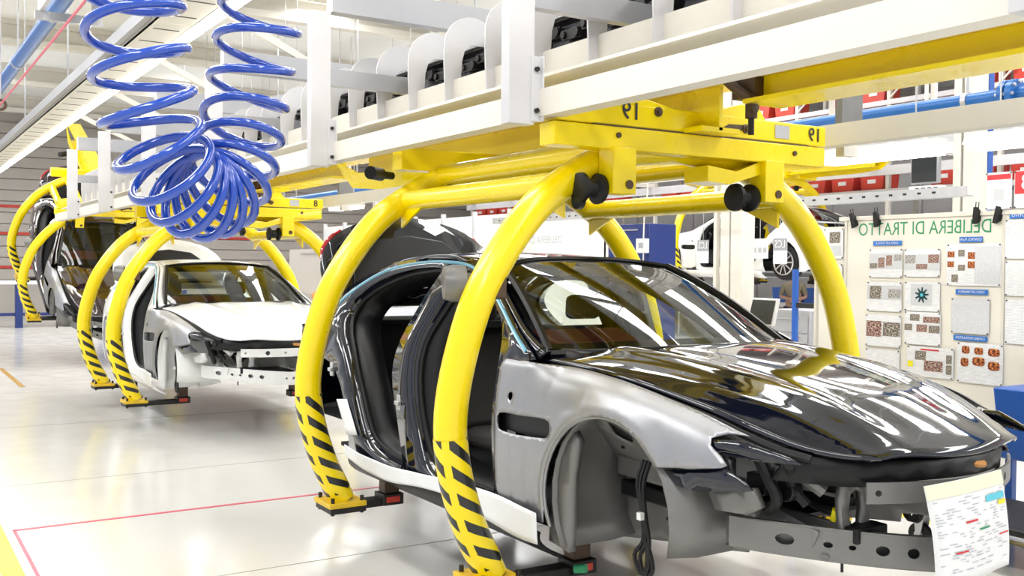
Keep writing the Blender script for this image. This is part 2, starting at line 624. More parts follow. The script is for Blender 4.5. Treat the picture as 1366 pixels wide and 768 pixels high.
# ------------------------------------------------------------------ the hall
def setting():
    b = MB()
    b.add([(-45, -6, 0), (8, -6, 0), (8, 30, 0), (-45, 30, 0)], [(0, 1, 2, 3)])
    tag(b.build('floor', 'floor', ang=0), kind='structure')
    b = MB()
    b.box(-45, 8, -6, 30, 6.6, 6.7)
    tag(b.build('ceiling', 'ceil', ang=0), kind='structure')
    b = MB()
    b.box(-45, 8, 24.0, 24.2, 0, 6.6)
    w = tag(b.build('wall_back', 'wallw', ang=0), kind='structure')
    for k in range(16):
        q = MB()
        q.box(-44 + k * 3, -41.1 + k * 3, 23.94, 24.0, 0.1, 6.5)
        q.build('panel', 'wallw', w, ang=0)
    b = MB()
    b.box(-36.2, -36, -6, 24, 0, 6.6)
    w = tag(b.build('wall_end', 'wallb', ang=0), kind='structure')
    for k in range(14):
        q = MB()
        q.box(-36.0, -35.92, -5.9, 23.9, 1.2 + k * 0.36, 1.53 + k * 0.36)
        q.build('plank', 'wallb', w, ang=0)
    for z in (1.55, 2.63, 3.5):
        q = MB()
        q.box(-35.92, -35.88, -5.9, 12, z, z + 0.09)
        q.build('red_stripe', 'red', w, ang=0)
    # trusses under the roof
    for k in range(7):
        x = -2.5 - k * 5.0
        t = MB()
        t.box(x - 0.12, x + 0.12, -6, 24, 6.1, 6.22)
        t.box(x - 0.12, x + 0.12, -6, 24, 6.5, 6.6)
        t.box(x - 0.02, x + 0.02, -6, 24, 6.2, 6.52)
        tag(t.build('trim_%d' % (k + 1), 'cream', ang=0), kind='structure')
    for k, y in enumerate((0.3, 4.4, 9, 13.2)):
        t = MB()
        t.box(-36, 6, y - 0.1, y + 0.1, 5.75, 6.1)
        tag(t.build('trim_%d' % (k + 11), 'cream', ang=0), kind='structure')
    # floor markings: thin painted strips and joints
    def strip(name, m, x0, x1, y0, y1, z=0.003):
        q = MB()
        q.box(x0, x1, y0, y1, 0.0, z)
        return tag(q.build(name, m, ang=0), kind='structure')
    strip('trim_21', 'lineyel', -14, 2, 0.60, 0.715)
    strip('trim_22', 'linepink', -7.25, 2, 0.765, 0.785)
    strip('trim_23', 'linepink', -7.27, -7.235, 0.765, 6.1)
    strip('trim_24', 'lineyel', -30, 4, 6.17, 6.25)
    strip('trim_25', 'linebrown', -18.5, -15.6, 1.74, 1.81)
    for k in range(11):
        x = -5.62 - k * 3.1 + (3.1 if k == 10 else 0)
        if k == 10:
            x = -2.5
        strip('trim_%d' % (31 + k), 'joint', x - 0.004, x + 0.004, -5.9, 23.9, 0.0015)


setting()


# ------------------------------------------------------------------ hanging carriers
HOOP = [(-0.15, 2.36), (-0.35, 2.335), (-0.53, 2.28), (-0.80, 2.12), (-0.97, 1.97), (-1.135, 1.75), (-1.25, 1.53),
        (-1.345, 1.19), (-1.355, 0.915), (-1.275, 0.60), (-1.14, 0.315)]
RH = 0.078


def hoop_path(x):
    near = [(x, y, z) for y, z in reversed(HOOP)]
    far = [(x, -y, z) for y, z in HOOP]
    return spline(near + [(x, 0, 2.37)] + far, 5)


def make_carrier(loc, label, number, rot=(0, 0, 0), bar=True, plate=True, group=None):
    t = thing('hanging_carrier', label, 'carrier', loc, rot, group)
    for hx in (0.0, -1.77):
        P = hoop_path(hx)
        h = MB()
        h.tube(P, RH, 20)
        ho = h.build('hoop', 'yellow', t)
        for s in (0, 1):
            Q = P if not s else list(reversed(P))
            seg = [p for p in Q[:22] if 0.36 < p.z < 0.98]
            q = MB()
            q.tube(seg, RH + 0.003, 20, caps=False)
            q.build('hazard_tape', 'hazard', ho)
            for z0 in (0.98, 0.84):
                c = min(Q[:26], key=lambda p: abs(p.z - z0))
            sg = -1 if not s else 1
            # foot plate, bolts and support arm
            q = MB()
            q.box(hx - 0.13, hx + 0.13, sg * 1.14 - 0.13, sg * 1.14 + 0.11, 0.285, 0.315)
            q.build('foot_plate', 'yellow_worn', t, bevel=0.004)
            q = MB()
            q.box(hx - 0.125, hx + 0.125, sg * 1.14 - 0.12, sg * 1.14 + 0.11, 0.25, 0.285)
            yi = .64 if hx == 0 else .82
            q.bar((hx, sg * 1.02, 0.27), (hx, sg * yi, 0.27), 0.09, 0.05)
            q.box(hx - 0.07, hx + 0.07, min(sg * (yi - .07), sg * (yi + .07)), max(sg * (yi - .07), sg * (yi + .07)), 0.25, 0.32)
            q.build('support_arm', 'dark', t, bevel=0.005)
            q = MB()
            q.box(hx - 0.045, hx + 0.045, min(sg * (yi - .05), sg * (yi + .05)), max(sg * (yi - .05), sg * (yi + .05)), 0.32, 0.43)
            q.build('support_post', 'brown', t, bevel=.004)
            q = MB()
            q.box(hx + 0.071, hx + 0.077, min(sg * (yi - .04), sg * (yi + .05)), max(sg * (yi - .04), sg * (yi + .05)), 0.27, 0.305)
            q.build('red_pad', 'red', t, ang=0)
            for bx in (-0.1, 0.1):
                for by in (-0.1, 0.09):
                    q = MB()
                    q.cyl((hx + bx, sg * 1.14 + by, 0.24), (hx + bx, sg * 1.14 + by, 0.345), 0.012, 6)
                    q.build('bolt', 'dark', t)
    # long tubes joining the hoops, gussets
    for y, z in ((-0.72, 2.16), (0.72, 2.15)):
        q = MB()
        q.tube([(0.0, y, z), (-1.77, y, z)], 0.062, 18)
        q.build('cross_tube', 'yellow', t)
        s = -1 if y < 0 else 1
        for x0, x1 in ((0, -0.28), (-1.77, -1.49)):
            q = MB()
            q.prism([(x0, z - 0.02), (x1, z - 0.05), (x0, z - 0.17)], lambda a, b_, c: (a, y + s * 0.02 + c, b_), -0.008, 0.008)
            q.build('gusset', 'yellow', t, ang=0)
    q = MB()
    q.tube([(-1.77, -0.45, 2.33), (0.0, -0.45, 2.33)], 0.075, 16)
    q.tube([(-1.77, 0.45, 2.33), (0.0, 0.45, 2.33)], 0.055, 16)
    q.build('spine_tube', 'yellow', t)
    # numbered front beam
    q = MB()
    q.box(0.06, 0.17, -0.90, 0.925, 2.432, 2.545)
    q.build('upper_rail', 'yellow', t, bevel=0.008)
    q = MB()
    q.box(0.06, 0.182, -0.93, 0.905, 2.318, 2.426)
    q.build('lower_rail', 'yellow', t, bevel=0.006)
    q = MB()
    q.box(0.07, 0.178, -0.70, 0.78, 2.4255, 2.4325)
    q.build('slot', 'brown', t, ang=0)
    q = MB()
    q.prism([(-0.90, 2.55), (-0.62, 2.60), (-0.35, 2.575), (-0.10, 2.53), (-0.9, 2.5)],
            lambda a, b_, c: (c, a, b_), 0.02, 0.165)
    q.build('raised_plate', 'yellow', t, bevel=0.004)
    q = MB()
    q.prism([(0.0, 2.54), (0.28, 2.615), (0.40, 2.62), (0.47, 2.535)], lambda a, b_, c: (c, a, b_), 0.03, 0.16)
    q.build('raised_plate', 'yellow', t, bevel=0.004)
    q = MB()
    q.prism([(0.10, 2.46), (0.18, 2.50), (0.30, 2.505), (0.34, 2.485), (0.24, 2.47), (0.14, 2.44)],
            lambda a, b_, c: (c, a, b_), 0.17, 0.173)
    q.build('slot', 'brown', t, ang=0)
    for py, pz in ((-0.555, 2.385), (0.66, 2.38), (0.30, 2.485), (0.06, 2.512), (-0.30, 2.52)):
        q = MB()
        q.lathe([(0, 0.024), (0.01, 0.024), (0.012, 0.014), (0.022, 0.013)], (0.17, py, pz), (1, 0, 0), 12)
        q.build('bolt', 'brown', t)
    # lower bracing plate under the right half
    q = MB()
    q.prism([(0.05, 2.28), (0.25, 2.26), (0.42, 2.32), (0.90, 2.33), (0.9, 2.315), (0.45, 2.26), (0.2, 2.19), (0.05, 2.2)],
            lambda a, b_, c: (c, a, b_), -0.02, 0.16)
    q.build('brace_plate', 'yellow', t, ang=0)
    for y in (-0.52, 0.50):
        q = MB()
        q.box(0.08, 0.20, y - 0.075, y + 0.065, 2.105, 2.33)
        q.build('roller_bracket', 'yellow', t, bevel=0.005)
        q = MB()
        q.lathe([(0, 0.022), (0.012, 0.022)], (0.195, y + 0.02, 2.15), (1, 0, 0), 14)
        q.build('bolt', 'brown', t)
        q = MB()
        q.lathe([(0, 0.03), (0.01, 0.072), (0.03, 0.075), (0.05, 0.045), (0.10, 0.045), (0.12, 0.075), (0.14, 0.072),
                 (0.15, 0.03)], (0.10, y - 0.22, 2.13), (0, 1, 0), 24)
        q.build('roller', 'rubber', t)
    # rear transverse beam
    q = MB()
    q.box(-1.90, -1.77, -0.75, 0.75, 2.36, 2.50)
    q.build('rear_beam', 'yellow', t, bevel=0.006)
    for y in (-0.5, 0.5):
        q = MB()
        q.lathe([(0, 0.03), (0.01, 0.06), (0.05, 0.06), (0.07, 0.03)], (-1.62, y, 2.21), (0, 1, 0), 18)
        q.build('roller', 'rubber', t)
    # girder
    q = MB()
    q.box(-4.35, 0.36, -0.13, 0.13, 2.655, 2.685)
    q.box(-3.9, 0.30, -0.012, 0.012, 2.44, 2.66)
    q.box(-3.9, 0.30, -0.13, 0.13, 2.43, 2.455)
    q.build('girder', 'yellow', t, ang=0)
    q = MB()
    q.prism([(-4.3, 2.66), (-3.9, 2.40), (-3.4, 2.36), (-2.0, 2.36), (-2.0, 2.44), (-3.8, 2.52)],
            lambda a, b_, c: (a, c, b_), -0.16, -0.14)
    q.build('side_plate', 'yellow', t, ang=0)
    q = MB()
    q.cyl((-3.0, -0.32, 2.44), (-2.9, -0.45, 2.44), 0.05, 16)
    q.cyl((-3.05, -0.2, 2.44), (-3.0, -0.32, 2.44), 0.03, 12)
    q.build('buffer', 'rubber', t)
    # stop on the front hoop
    q = MB()
    q.box(-0.10, 0.06, -1.20, -1.10, 1.60, 1.72)
    q.box(-0.12, -0.02, -1.26, -1.14, 1.54, 1.62)
    q.build('stop_bracket', 'brown', t, bevel=0.008)
    q = MB()
    q.lathe([(0, 0.05), (0.02, 0.05), (0.03, 0.085), (0.09, 0.088), (0.13, 0.075), (0.135, 0.04), (0.12, 0.035), (0.12, 0.02)],
            (-0.10, -1.20, 1.67), (-0.35, -0.92, 0.0), 22)
    q.build('stop_buffer', 'alu2', t)
    if plate:
        q = MB()
        q.box(0.171, 0.174, 0.52, 0.63, 2.455, 2.525)
        q.build('data_plate', 'galv', t, ang=0)
    for y, z, sz in ((0.83, 2.49, 0.105), (-0.47, 2.505, 0.12)):
        text_on(number, sz, lambda a, c: (0.1735, y + a, z + c), 'ink', 'number', t, 1.0)
        text_on(number, sz, lambda a, c: (0.1737, y + a + 0.003, z + c + 0.001), 'ink', 'number', t, 1.0)
    return t


make_carrier((-4.0, 3.575, 0), 'large yellow hoop carrier numbered 19 holding the black car body', '19')
make_carrier((-11.3, 3.52, -0.03), 'yellow hoop carrier numbered 8 holding the white car body', '8')
make_carrier((-15.95, 15.5, 1.2), 'far yellow hoop carrier with striped legs round the raised white car', '5', rot=(0, 0, PI))
make_carrier((-19.9, 3.575, 0.5), 'yellow hoop carrier descending at the far left with the dark car', '3', rot=(0, math.radians(23), 0))


def tow_bar(x0, x1, label):
    t = thing('tow_bar', label, 'girder', (x0, 3.6, 2.6))
    L_ = x1 - x0
    q = MB()
    q.box(0, L_, -0.13, 0.13, 0.065, 0.085)
    q.box(0, L_, -0.012, 0.012, -0.05, 0.065)
    q.box(0, L_, -0.13, 0.13, -0.07, -0.05)
    q.build('beam', 'yellow', t, ang=0)
    q = MB()
    q.box(-0.13, 0.02, -0.07, 0.07, -0.03, 0.07)
    q.cyl((-0.07, 0, -0.12), (-0.07, 0, 0.13), 0.03, 12)
    q.tube(spline([(-0.16, -0.1, 0.08), (-0.05, -0.11, 0.0), (0.02, -0.1, -0.05), (-0.03, -0.02, -0.08)], 4), 0.025, 8)
    q.build('coupling', 'brown', t, bevel=0.006)
    q = MB()
    q.cyl((-0.07, 0, -0.2), (-0.07, 0, -0.12), 0.015, 8)
    q.build('pin', 'dark', t)
    return t


tow_bar(-3.45, -0.2, 'yellow tow girder leading off to the upper right ahead of carrier 19')
tow_bar(-10.75, -8.5, 'yellow tow girder between the white car and the black car carriers')


# ------------------------------------------------------------------ overhead conveyor
def conveyor():
    t = thing('overhead_conveyor', 'cream and grey steel overhead conveyor frame running above the line of cars', 'conveyor',
              (-3.9, 2.6, 2.4))
    o = (-3.9, 2.6, 2.4)

    def P(name, m, ang=0, bevel=0, boxes=(), kind=None):
        q = MB()
        for bx in boxes:
            q.box(*[c - o[i // 2] for i, c in enumerate(bx)])
        r = q.build(name, m, t, ang=ang, bevel=bevel)
        if kind:
            r['kind'] = kind
        return r
    P('side_beam', 'cream', boxes=[(-18.5, 1.5, 2.60, 2.70, 2.445, 2.57)])
    P('side_beam', 'cream', boxes=[(-18.5, 1.5, 4.60, 4.70, 2.455, 2.575)])
    P('inner_guard', 'cream', boxes=[(-18.5, 1.5, 3.03, 3.05, 2.66, 2.90)])
    P('ledge', 'cream', boxes=[(-18.5, 1.5, 2.70, 3.03, 2.655, 2.67)])
    P('chain_rail', 'grey', boxes=[(-18.5, 1.5, 3.28, 3.52, 3.16, 3.18), (-18.5, 1.5, 3.39, 3.41, 3.0, 3.17)])
    P('chain_rail', 'dark', boxes=[(-18.5, 1.5, 3.30, 3.50, 3.145, 3.16), (-18.5, 1.5, 3.28, 3.5, 2.94, 2.97)])
    posts = [-1.45 - 2.45 * k for k in range(7)]
    for k, x in enumerate(posts):
        P('post', 'lgrey', bevel=0.004, boxes=[(x - 0.055, x + 0.015, 2.44, 2.58, 2.405, 3.43 if k else 4.3)])
        P('post', 'cream', bevel=0.004, boxes=[(x - 0.045, x + 0.015, 4.72, 4.84, 2.405, 3.43)])
        P('bracket', 'lgrey', bevel=0.003, boxes=[(x + 0.015, x + 0.022, 2.56, 2.61, 2.42, 2.72),
                                                (x + 0.015, x + 0.05, 2.605, 2.612, 2.42, 2.72)])
        for z in (2.47, 2.66):
            q = MB()
            q.cyl((x + 0.022 - o[0], 2.585 - o[1], z - o[2]), (x + 0.034 - o[0], 2.585 - o[1], z - o[2]), 0.012, 8)
            q.build('bolt', 'dark', t)
        P('bracket', 'alu2', bevel=0.003, boxes=[(x - 0.02, x + 0.03, 4.68, 4.86, 2.56, 2.78)])
        P('cross_beam', 'grey', bevel=0.003, boxes=[(x - 0.05, x + 0.01, 2.58, 3.76, 2.945, 3.06)])
        P('cross_beam', 'grey', bevel=0.003, boxes=[(x - 0.07, x + 0.03, 2.58, 4.8, 3.43, 3.62)])
        q = MB()
        q.bar((x - 0.02 - o[0], 2.6 - o[1], 3.95 - o[2]), (x - 0.02 - o[0], 3.6 - o[1], 3.5 - o[2]), 0.05, 0.06)
        q.build('brace', 'cream', t, ang=0)
    # rounded guide plates
    out = [(-0.08, 0.0), (0.08, 0.0), (0.08, 0.25), (0.03, 0.25)]
    for k in range(34):
        x = -2.05 - 0.49 * k
        q = MB()
        pr = [(2.98, 2.68), (3.07, 2.68), (3.09, 3.02), (3.11, 3.09), (3.16, 3.125), (3.34, 3.13)] + \
             circ(3.165, 3.10, 0.20, 12, math.radians(12), math.radians(185), False) + [(2.965, 3.0)]
        q.prism([(a, b_) for a, b_ in pr], lambda a, b_, c: (x + c - o[0], a - o[1], b_ - o[2]), 0, 0.012)
        q.build('guide_plate', 'lgrey', t, ang=25)
    me = None
    for k in range(90):
        x = -1.2 - 0.19 * k
        if me is None:
            q = MB()
            q.box(-0.085, 0.085, -0.035, -0.02, -0.03, 0.03)
            q.box(-0.085, 0.085, 0.02, 0.035, -0.03, 0.03)
            q.cyl((-0.06, -0.05, 0), (-0.06, 0.05, 0), 0.022, 8)
            q.cyl((0.06, -0.05, 0), (0.06, 0.05, 0), 0.03, 8)
            c = q.build('chain_link', 'dark', t, ang=0)
            me = c
        else:
            c = me.copy()
            COL.objects.link(c)
            c.parent = t
        c.location = (x - o[0], 3.34 - o[1], 3.06 + 0.03 * (k % 2) - o[2])
    return t


conveyor()


# ------------------------------------------------------------------ car bodies
# car frame: x forward with the front axle at 0, y across, z up from the road plane of the wheels
WID = [(-4.2, 0.72), (-4.0, 0.82), (-3.6, 0.91), (-3.1, 0.962), (-2, 0.975), (-.8, 0.972), (0, 0.958), (.4, 0.925), (.6, .885),
       (.75, 0.83), (.9, 0.74), (1.05, .60)]
TUM = [(0.1, -.05), (0.2, -.03), (.35, -.008), (.55, 0), (.75, -.008), (.9, -.035), (1.0, -.075), (1.1, -.13), (1.25, -.215),
       (1.36, -.28), (1.42, -.33), (1.47, -.40)]


def ys(x, z):
    return smooth_tab(WID, x) + smooth_tab(TUM, z)


HEDGE = [(-.68, .842), (-.3, .83), (0, .81), (.3, .772), (.44, .745), (.6, .695), (.74, .62), (.86, .54), (.94, .475), (1.04, .46)]
HZE = [(-.68, .955), (-.3, .942), (0, .91), (.3, .855), (.44, .822), (.6, .768), (.74, .722), (.94, .697), (1.04, .69)]
HZC = [(-.68, 1.03), (-.3, 1.022), (0, .995), (.3, .95), (.6, .89), (.8, .82), (.94, .755), (1.04, .70)]


def hood_z(x, y):
    w = smooth_tab(HEDGE, min(x, 1.04)) + 1e-4
    e, c = smooth_tab(HZE, x), smooth_tab(HZC, x)
    t = min(1, abs(y) / max(w, .3))
    z = c + (e - c) * (t ** 3.6)
    rx = .52 - .16 * max(0, x + .3)
    z += .012 * math.exp(-((abs(y) - rx) / .05) ** 2) * max(0, min(1, (1.0 - x) * 4))
    ry = .64 - .27 * (x - .3)
    z += .009 * math.exp(-((abs(y) - ry) / .022) ** 2) * max(0, min(1, (x + .2) * 2))
    z -= .008 * math.exp(-((abs(y) - rx + .13) / .08) ** 2) * max(0, min(1, (1.0 - x) * 4))
    return z


def build_car(loc, rot, label, pm, fm, sm, lid=True, wheels=False, detail=2, group=None, cat='car', leather='redleather', film=True, lamps=True):
    t = thing('car_body', label, cat, loc, rot, group)
    F, B = 1, -1
    # ---------------- body sides
    top = [(-3.75, 1.07), (-3.5, 1.13), (-3.25, 1.245), (-3.0, 1.335), (-2.65, 1.42), (-2.2, 1.462), (-1.8, 1.452), (-1.45, 1.375),
           (-1.15, 1.235), (-.9, 1.095), (-.70, 1.0), (-.62, .96)]
    arch = circ(-3.17, .33, .43, 14, PI - .5, .5 - .95, False)
    arch = [(-3.17 + .43 * math.cos(a), .33 + .43 * math.sin(a)) for a in [math.radians(205 - i * 230 / 14) for i in range(15)]]
    outline = [(-.84, .93), (-.865, .70), (-.86, .20), (-.90, .13), (-1.2, .125), (-1.9, .125), (-2.5, .125)] + list(reversed(arch)) + \
              [(-3.7, .16), (-3.95, .28), (-4.08, .5), (-4.12, .8), (-4.05, .98)] + top
    hole1 = spline2([(-.91, .30), (-.92, .6), (-.92, .9), (-1.02, 1.085), (-1.25, 1.225), (-1.5, 1.335), (-1.72, 1.385),
                     (-1.80, 1.34), (-1.86, 1.15), (-1.90, .95), (-1.86, .65), (-1.74, .33), (-1.60, .235), (-1.3, .215), (-1.0, .22)], 3)
    hole2 = spline2([(-2.06, .95), (-2.02, 1.2), (-1.97, 1.36), (-2.06, 1.395), (-2.3, 1.39), (-2.6, 1.35), (-2.9, 1.265), (-3.08, 1.16),
                     (-3.10, 1.06), (-2.99, .95), (-2.86, .84), (-2.75, .70), (-2.65, .55), (-2.57, .40), (-2.48, .28), (-2.3, .225), (-2.15, .21),
                     (-1.95, .24), (-1.98, .5), (-2.07, .75)], 3)
    for s in (-1, 1):
        q = MB()
        q.panel(outline, [hole1, hole2], .085, lambda a, c: (a, s * ys(a, c), c))
        so = q.build('body_side', pm, t, ang=40, thick=.012, off=0)
        for hl, nm in ((hole1, 'door_seal'), (hole2, 'door_seal')):
            # inward return flange and rubber seal round each door opening
            q = MB()
            n = len(hl)
            vs = []
            cx, cz = sum(p[0] for p in hl) / n, sum(p[1] for p in hl) / n
            for k, (dy, sc) in enumerate(((0, 1), (-.05, .995), (-.07, .965), (-.15, .955))):
                for a, c in hl:
                    vs.append((cx + (a - cx) * sc, s * (ys(a, c) + dy), cz + (c - cz) * sc))
            q.add(vs, [(r * n + i, r * n + (i + 1) % n, (r + 1) * n + (i + 1) % n, (r + 1) * n + i) for r in range(3) for i in range(n)])
            q.build('door_frame', pm, t, ang=45, thick=.004)
            q = MB()
            q.tube([(cx + (a - cx) * .955, s * (ys(a, c) - .075), cz + (c - cz) * .96) for a, c in hl], .017, 8, closed=True)
            q.build(nm, 'rubber', t)
            q = MB()
            vs = []
            for k, (dy, sc) in enumerate(((-.09, .955), (-.20, .93), (-.26, .86))):
                for a, c in hl:
                    vs.append((cx + (a - cx) * sc, s * (ys(a, c) + dy), cz + (c - cz) * sc))
            q.add(vs, [(r * n + i, r * n + (i + 1) % n, (r + 1) * n + (i + 1) % n, (r + 1) * n + i) for r in range(2) for i in range(n)])
            q.build('inner_trim', 'trim', t, ang=45, thick=.006)
        # pale blue film along the edge of the roof rail
        if detail > 1:
            q = MB()
            q.tube([(a, s * (ys(a, c) + .006), c) for a, c in spline2([(-.72, .99), (-.9, 1.075), (-1.15, 1.205), (-1.45, 1.345),
                    (-1.75, 1.412), (-2.2, 1.425), (-2.65, 1.385), (-2.95, 1.30), (-3.2, 1.18), (-3.3, 1.10)], 4, False)], .011, 6)
            q.build('edge_film', 'bluetape', t)
        # sill skirt
        q = MB()
        q.grid(lambda u, v: (-.52 - 2.2 * u, s * (.965 + .02 * math.sin(v * PI) - .14 * v * v), .17 - .15 * v), 10, 8)
        q.build('sill', 'trim' if pm != 'white' else pm, t, ang=60, thick=.02)
        if film and s < 0:
            q = MB()
            q.grid(lambda u, v: (-.50 - 2.25 * u, s * (.990 - .01 * v + .004 * math.sin(u * 30)),
                                 .245 - (.105 + .03 * math.sin(u * 9 + 1)) * v + .035 * (1 - v) * math.sin(u * 5.5 + .5)), 40, 6)
            q.build('protective_film', 'film', t, ang=60, thick=.003)
        # striker latches and small fittings on the pillars
        for a, c in ((-1.965, .60), (-3.02, .70)):
            y0 = ys(a, c)
            q = MB()
            q.box(a - .025, a + .025, s * y0 - .008, s * y0 + .008, c - .045, c + .045)
            q.box(a - .012, a + .04, s * (y0 + .018) - .012, s * (y0 + .018) + .012, c - .012, c + .012)
            q.build('striker', 'galv', t, bevel=.004)
    # masking sheet on the rear pillar
    if film:
        q = MB()
        q.grid(lambda u, v: (-2.88 + .17 * u + .17 * v, -(ys(-2.7, .5) + .016), .515 + .02 * u - .21 * v), 4, 6)
        q.build('masking_sheet', 'film', t, thick=.003)
    # ---------------- roof, glass
    def roof_pt(u, v):
        x = -1.52 - 1.65 * u
        w = .60 + .04 * math.sin(u * PI) - .02 * u
        y = (v * 2 - 1) * w
        zc = lerp_tab([(0, 1.452), (.15, 1.476), (.3, 1.492), (.5, 1.497), (.7, 1.478), (.85, 1.445), (1, 1.40)], u)
        ze = lerp_tab([(0, 1.408), (.25, 1.450), (.5, 1.458), (.75, 1.415), (1, 1.325)], u)
        return (x + .10 * (abs(v * 2 - 1) ** 2) * (1 - u), y, zc + (ze - zc) * abs(v * 2 - 1) ** 2.5)
    q = MB()
    q.grid(roof_pt, 16, 14)
    q.build('roof', pm, t, ang=60, thick=.01)

    def ws(u, v, gl=True):
        # u 0 base .. 1 top, v across
        k = v * 2 - 1
        xb = -.34 - .33 * abs(k) ** 2.2
        xt = -1.53 + .10 * abs(k) ** 2
        zb = 1.015 - .03 * k * k
        zt = 1.450 - .042 * abs(k) ** 2.5
        w = .80 + (.605 - .80) * u
        x = xb + (xt - xb) * u
        z = zb + (zt - zb) * u + .035 * math.sin(u * PI)
        return (x, k * w, z)
    q = MB()
    q.grid(ws, 12, 16)
    q.build('windshield', 'glass', t, ang=60)
    # black border frame of the screen, and the pillars
    q = MB()
    for s in (-1, 1):
        q.tube([Vector(ws(i / 12, 0 if s < 0 else 1)) + Vector((0, 0, .004)) for i in range(13)], .022, 6)
    q.tube([Vector(ws(0, i / 16)) + Vector((.01, 0, -.006)) for i in range(17)], .02, 6)
    q.tube([Vector(ws(1, i / 16)) + Vector((0, 0, .002)) for i in range(17)], .016, 6)
    q.build('screen_seal', 'trim', t)
    for s in (-1, 1):
        q = MB()
        rail = spline([(-.66, .875, .97), (-.9, .835, 1.075), (-1.2, .755, 1.235), (-1.5, .675, 1.365), (-1.85, .63, 1.437),
                       (-2.2, .615, 1.452), (-2.65, .62, 1.42), (-3.0, .67, 1.34), (-3.25, .73, 1.25), (-3.6, .80, 1.12)], 4)
        inner = spline([(-.66, .79, .995), (-.9, .765, 1.095), (-1.2, .69, 1.255), (-1.5, .605, 1.40), (-1.85, .60, 1.455),
                        (-2.2, .60, 1.462), (-2.65, .60, 1.435), (-3.0, .60, 1.37), (-3.25, .62, 1.285), (-3.6, .68, 1.14)], 4)
        n = len(rail)
        vs = []
        for a, b_ in zip(rail, inner):
            m_ = (a + b_) / 2 + Vector((0, 0, .014))
            vs += [(a.x, s * a.y, a.z), (m_.x, s * m_.y, m_.z), (b_.x, s * b_.y, b_.z)]
        q.add(vs, [(i * 3 + j, i * 3 + j + 1, i * 3 + j + 4, i * 3 + j + 3) for i in range(n - 1) for j in range(2)])
        q.build('roof_rail', pm, t, ang=70, thick=.03)

    def rw(u, v):
        k = v * 2 - 1
        return (-3.17 - .50 * u - .05 * abs(k), k * (.60 + .12 * u), 1.40 - .26 * u - .07 * k * k * (1 - u) - .02 * k * k + .02 * math.sin(u * PI))
    q = MB()
    q.grid(rw, 8, 12)
    q.build('rear_window', 'glass', t, ang=60)
    q = MB()
    q.grid(lambda u, v: (-3.62 - .1 * u, (v * 2 - 1) * .80, 1.125 - .03 * u), 2, 6)
    q.grid(lambda u, v: (-4.02 - .1 * math.sin(v * PI), (v * 2 - 1) * .80, .25 + .70 * u), 6, 8)
    q.build('rear_panel', pm, t, ang=60, thick=.02)
    if lid:
        pts = [(-.70, 1.12), (-.715, 1.36), (-.66, 1.52), (-.50, 1.66), (-.25, 1.745), (0, 1.77), (.25, 1.745), (.50, 1.66), (.66, 1.52),
               (.715, 1.36), (.70, 1.12)]
        o2 = spline2(pts, 3, False)
        q = MB()
        q.panel(o2, [], .1, lambda a, c: (-3.60 - .32 * (c - 1.1) / .65 - .05 * (a * a), a * 1.06, c))
        q.build('trunk_lid', pm, t, ang=60, thick=.03)
        q = MB()
        q.tube([(-3.60 - .32 * (c - 1.1) / .65 - .05 * a * a + .012, a * 1.0, c - .02) for a, c in o2], .014, 8)
        q.build('lid_edge_highlight', sm, t)  # lighter tube added along the lid edge for its highlight line
        q = MB()
        q.prism([(-.55, 1.18), (-.50, 1.45), (-.3, 1.6), (0, 1.64), (.3, 1.6), (.5, 1.45), (.55, 1.18)],
                lambda a, c, d: (-3.575 - .32 * (c - 1.1) / .65 + d, a, c), 0, .02)
        q.build('lid_lining', 'trim', t, ang=30, bevel=.01)
        for s in (-1, 1) if lamps else ():
            q = MB()
            q.tube(spline([(-3.89, s * .54, 1.665), (-3.87, s * .63, 1.61), (-3.84, s * .70, 1.53), (-3.81, s * .73, 1.45)], 4),
                   [.012] * 3 + [.018] * 7 + [.012] * 3, 8)
            q.build('tail_lamp', 'lamp_red', t)
    # ---------------- hood
    def hood(u, v):
        x = -.665 + 1.665 * u
        k = v * 2 - 1
        # front edge is curved: centre reaches x=1.0, the corners x=.88
        w = smooth_tab(HEDGE, -.665 + (.94 + .665) * u)
        xx = -.665 + (.94 + .665 + .10 * (1 - k * k)) * u + .30 * (1 - u) ** 3 * (1 - abs(k) ** 2.2)
        return (xx, k * w, hood_z(min(xx, 1.04), k * w))
    q = MB()
    q.grid(hood, 40, 44)
    q.build('hood', pm, t, ang=70, thick=.016)
    for s in (0, 1):
        q = MB()
        q.tube([Vector(hood(i / 20, s)) + Vector((0, (.014 if s else -.014), -.026)) for i in range(1, 19)], .017, 6)
        q.build('hood_seal', 'rubber', t)
    # cowl under the hinge
    q = MB()
    q.grid(lambda u, v: (-.30 - .36 * (abs(v * 2 - 1) ** 2.2) - .07 * u, (v * 2 - 1) * .80, .98 + .01 * u), 2, 12)
    q.build('cowl', 'trim', t, ang=60, thick=.02)

    # ---------------- fenders
    def ft(x):
        return smooth_tab([(-.9, 1.005), (-.68, .955), (-.3, .942), (0, .912), (.3, .858), (.44, .826), (.6, .775), (.80, .725), (1.0, .69)], x)

    ROLL = [(0, -.120), (.025, -.086), (.05, -.058), (.08, -.036), (.12, -.019), (.17, -.008), (.25, 0), (.5, 0), (1.2, 0)]

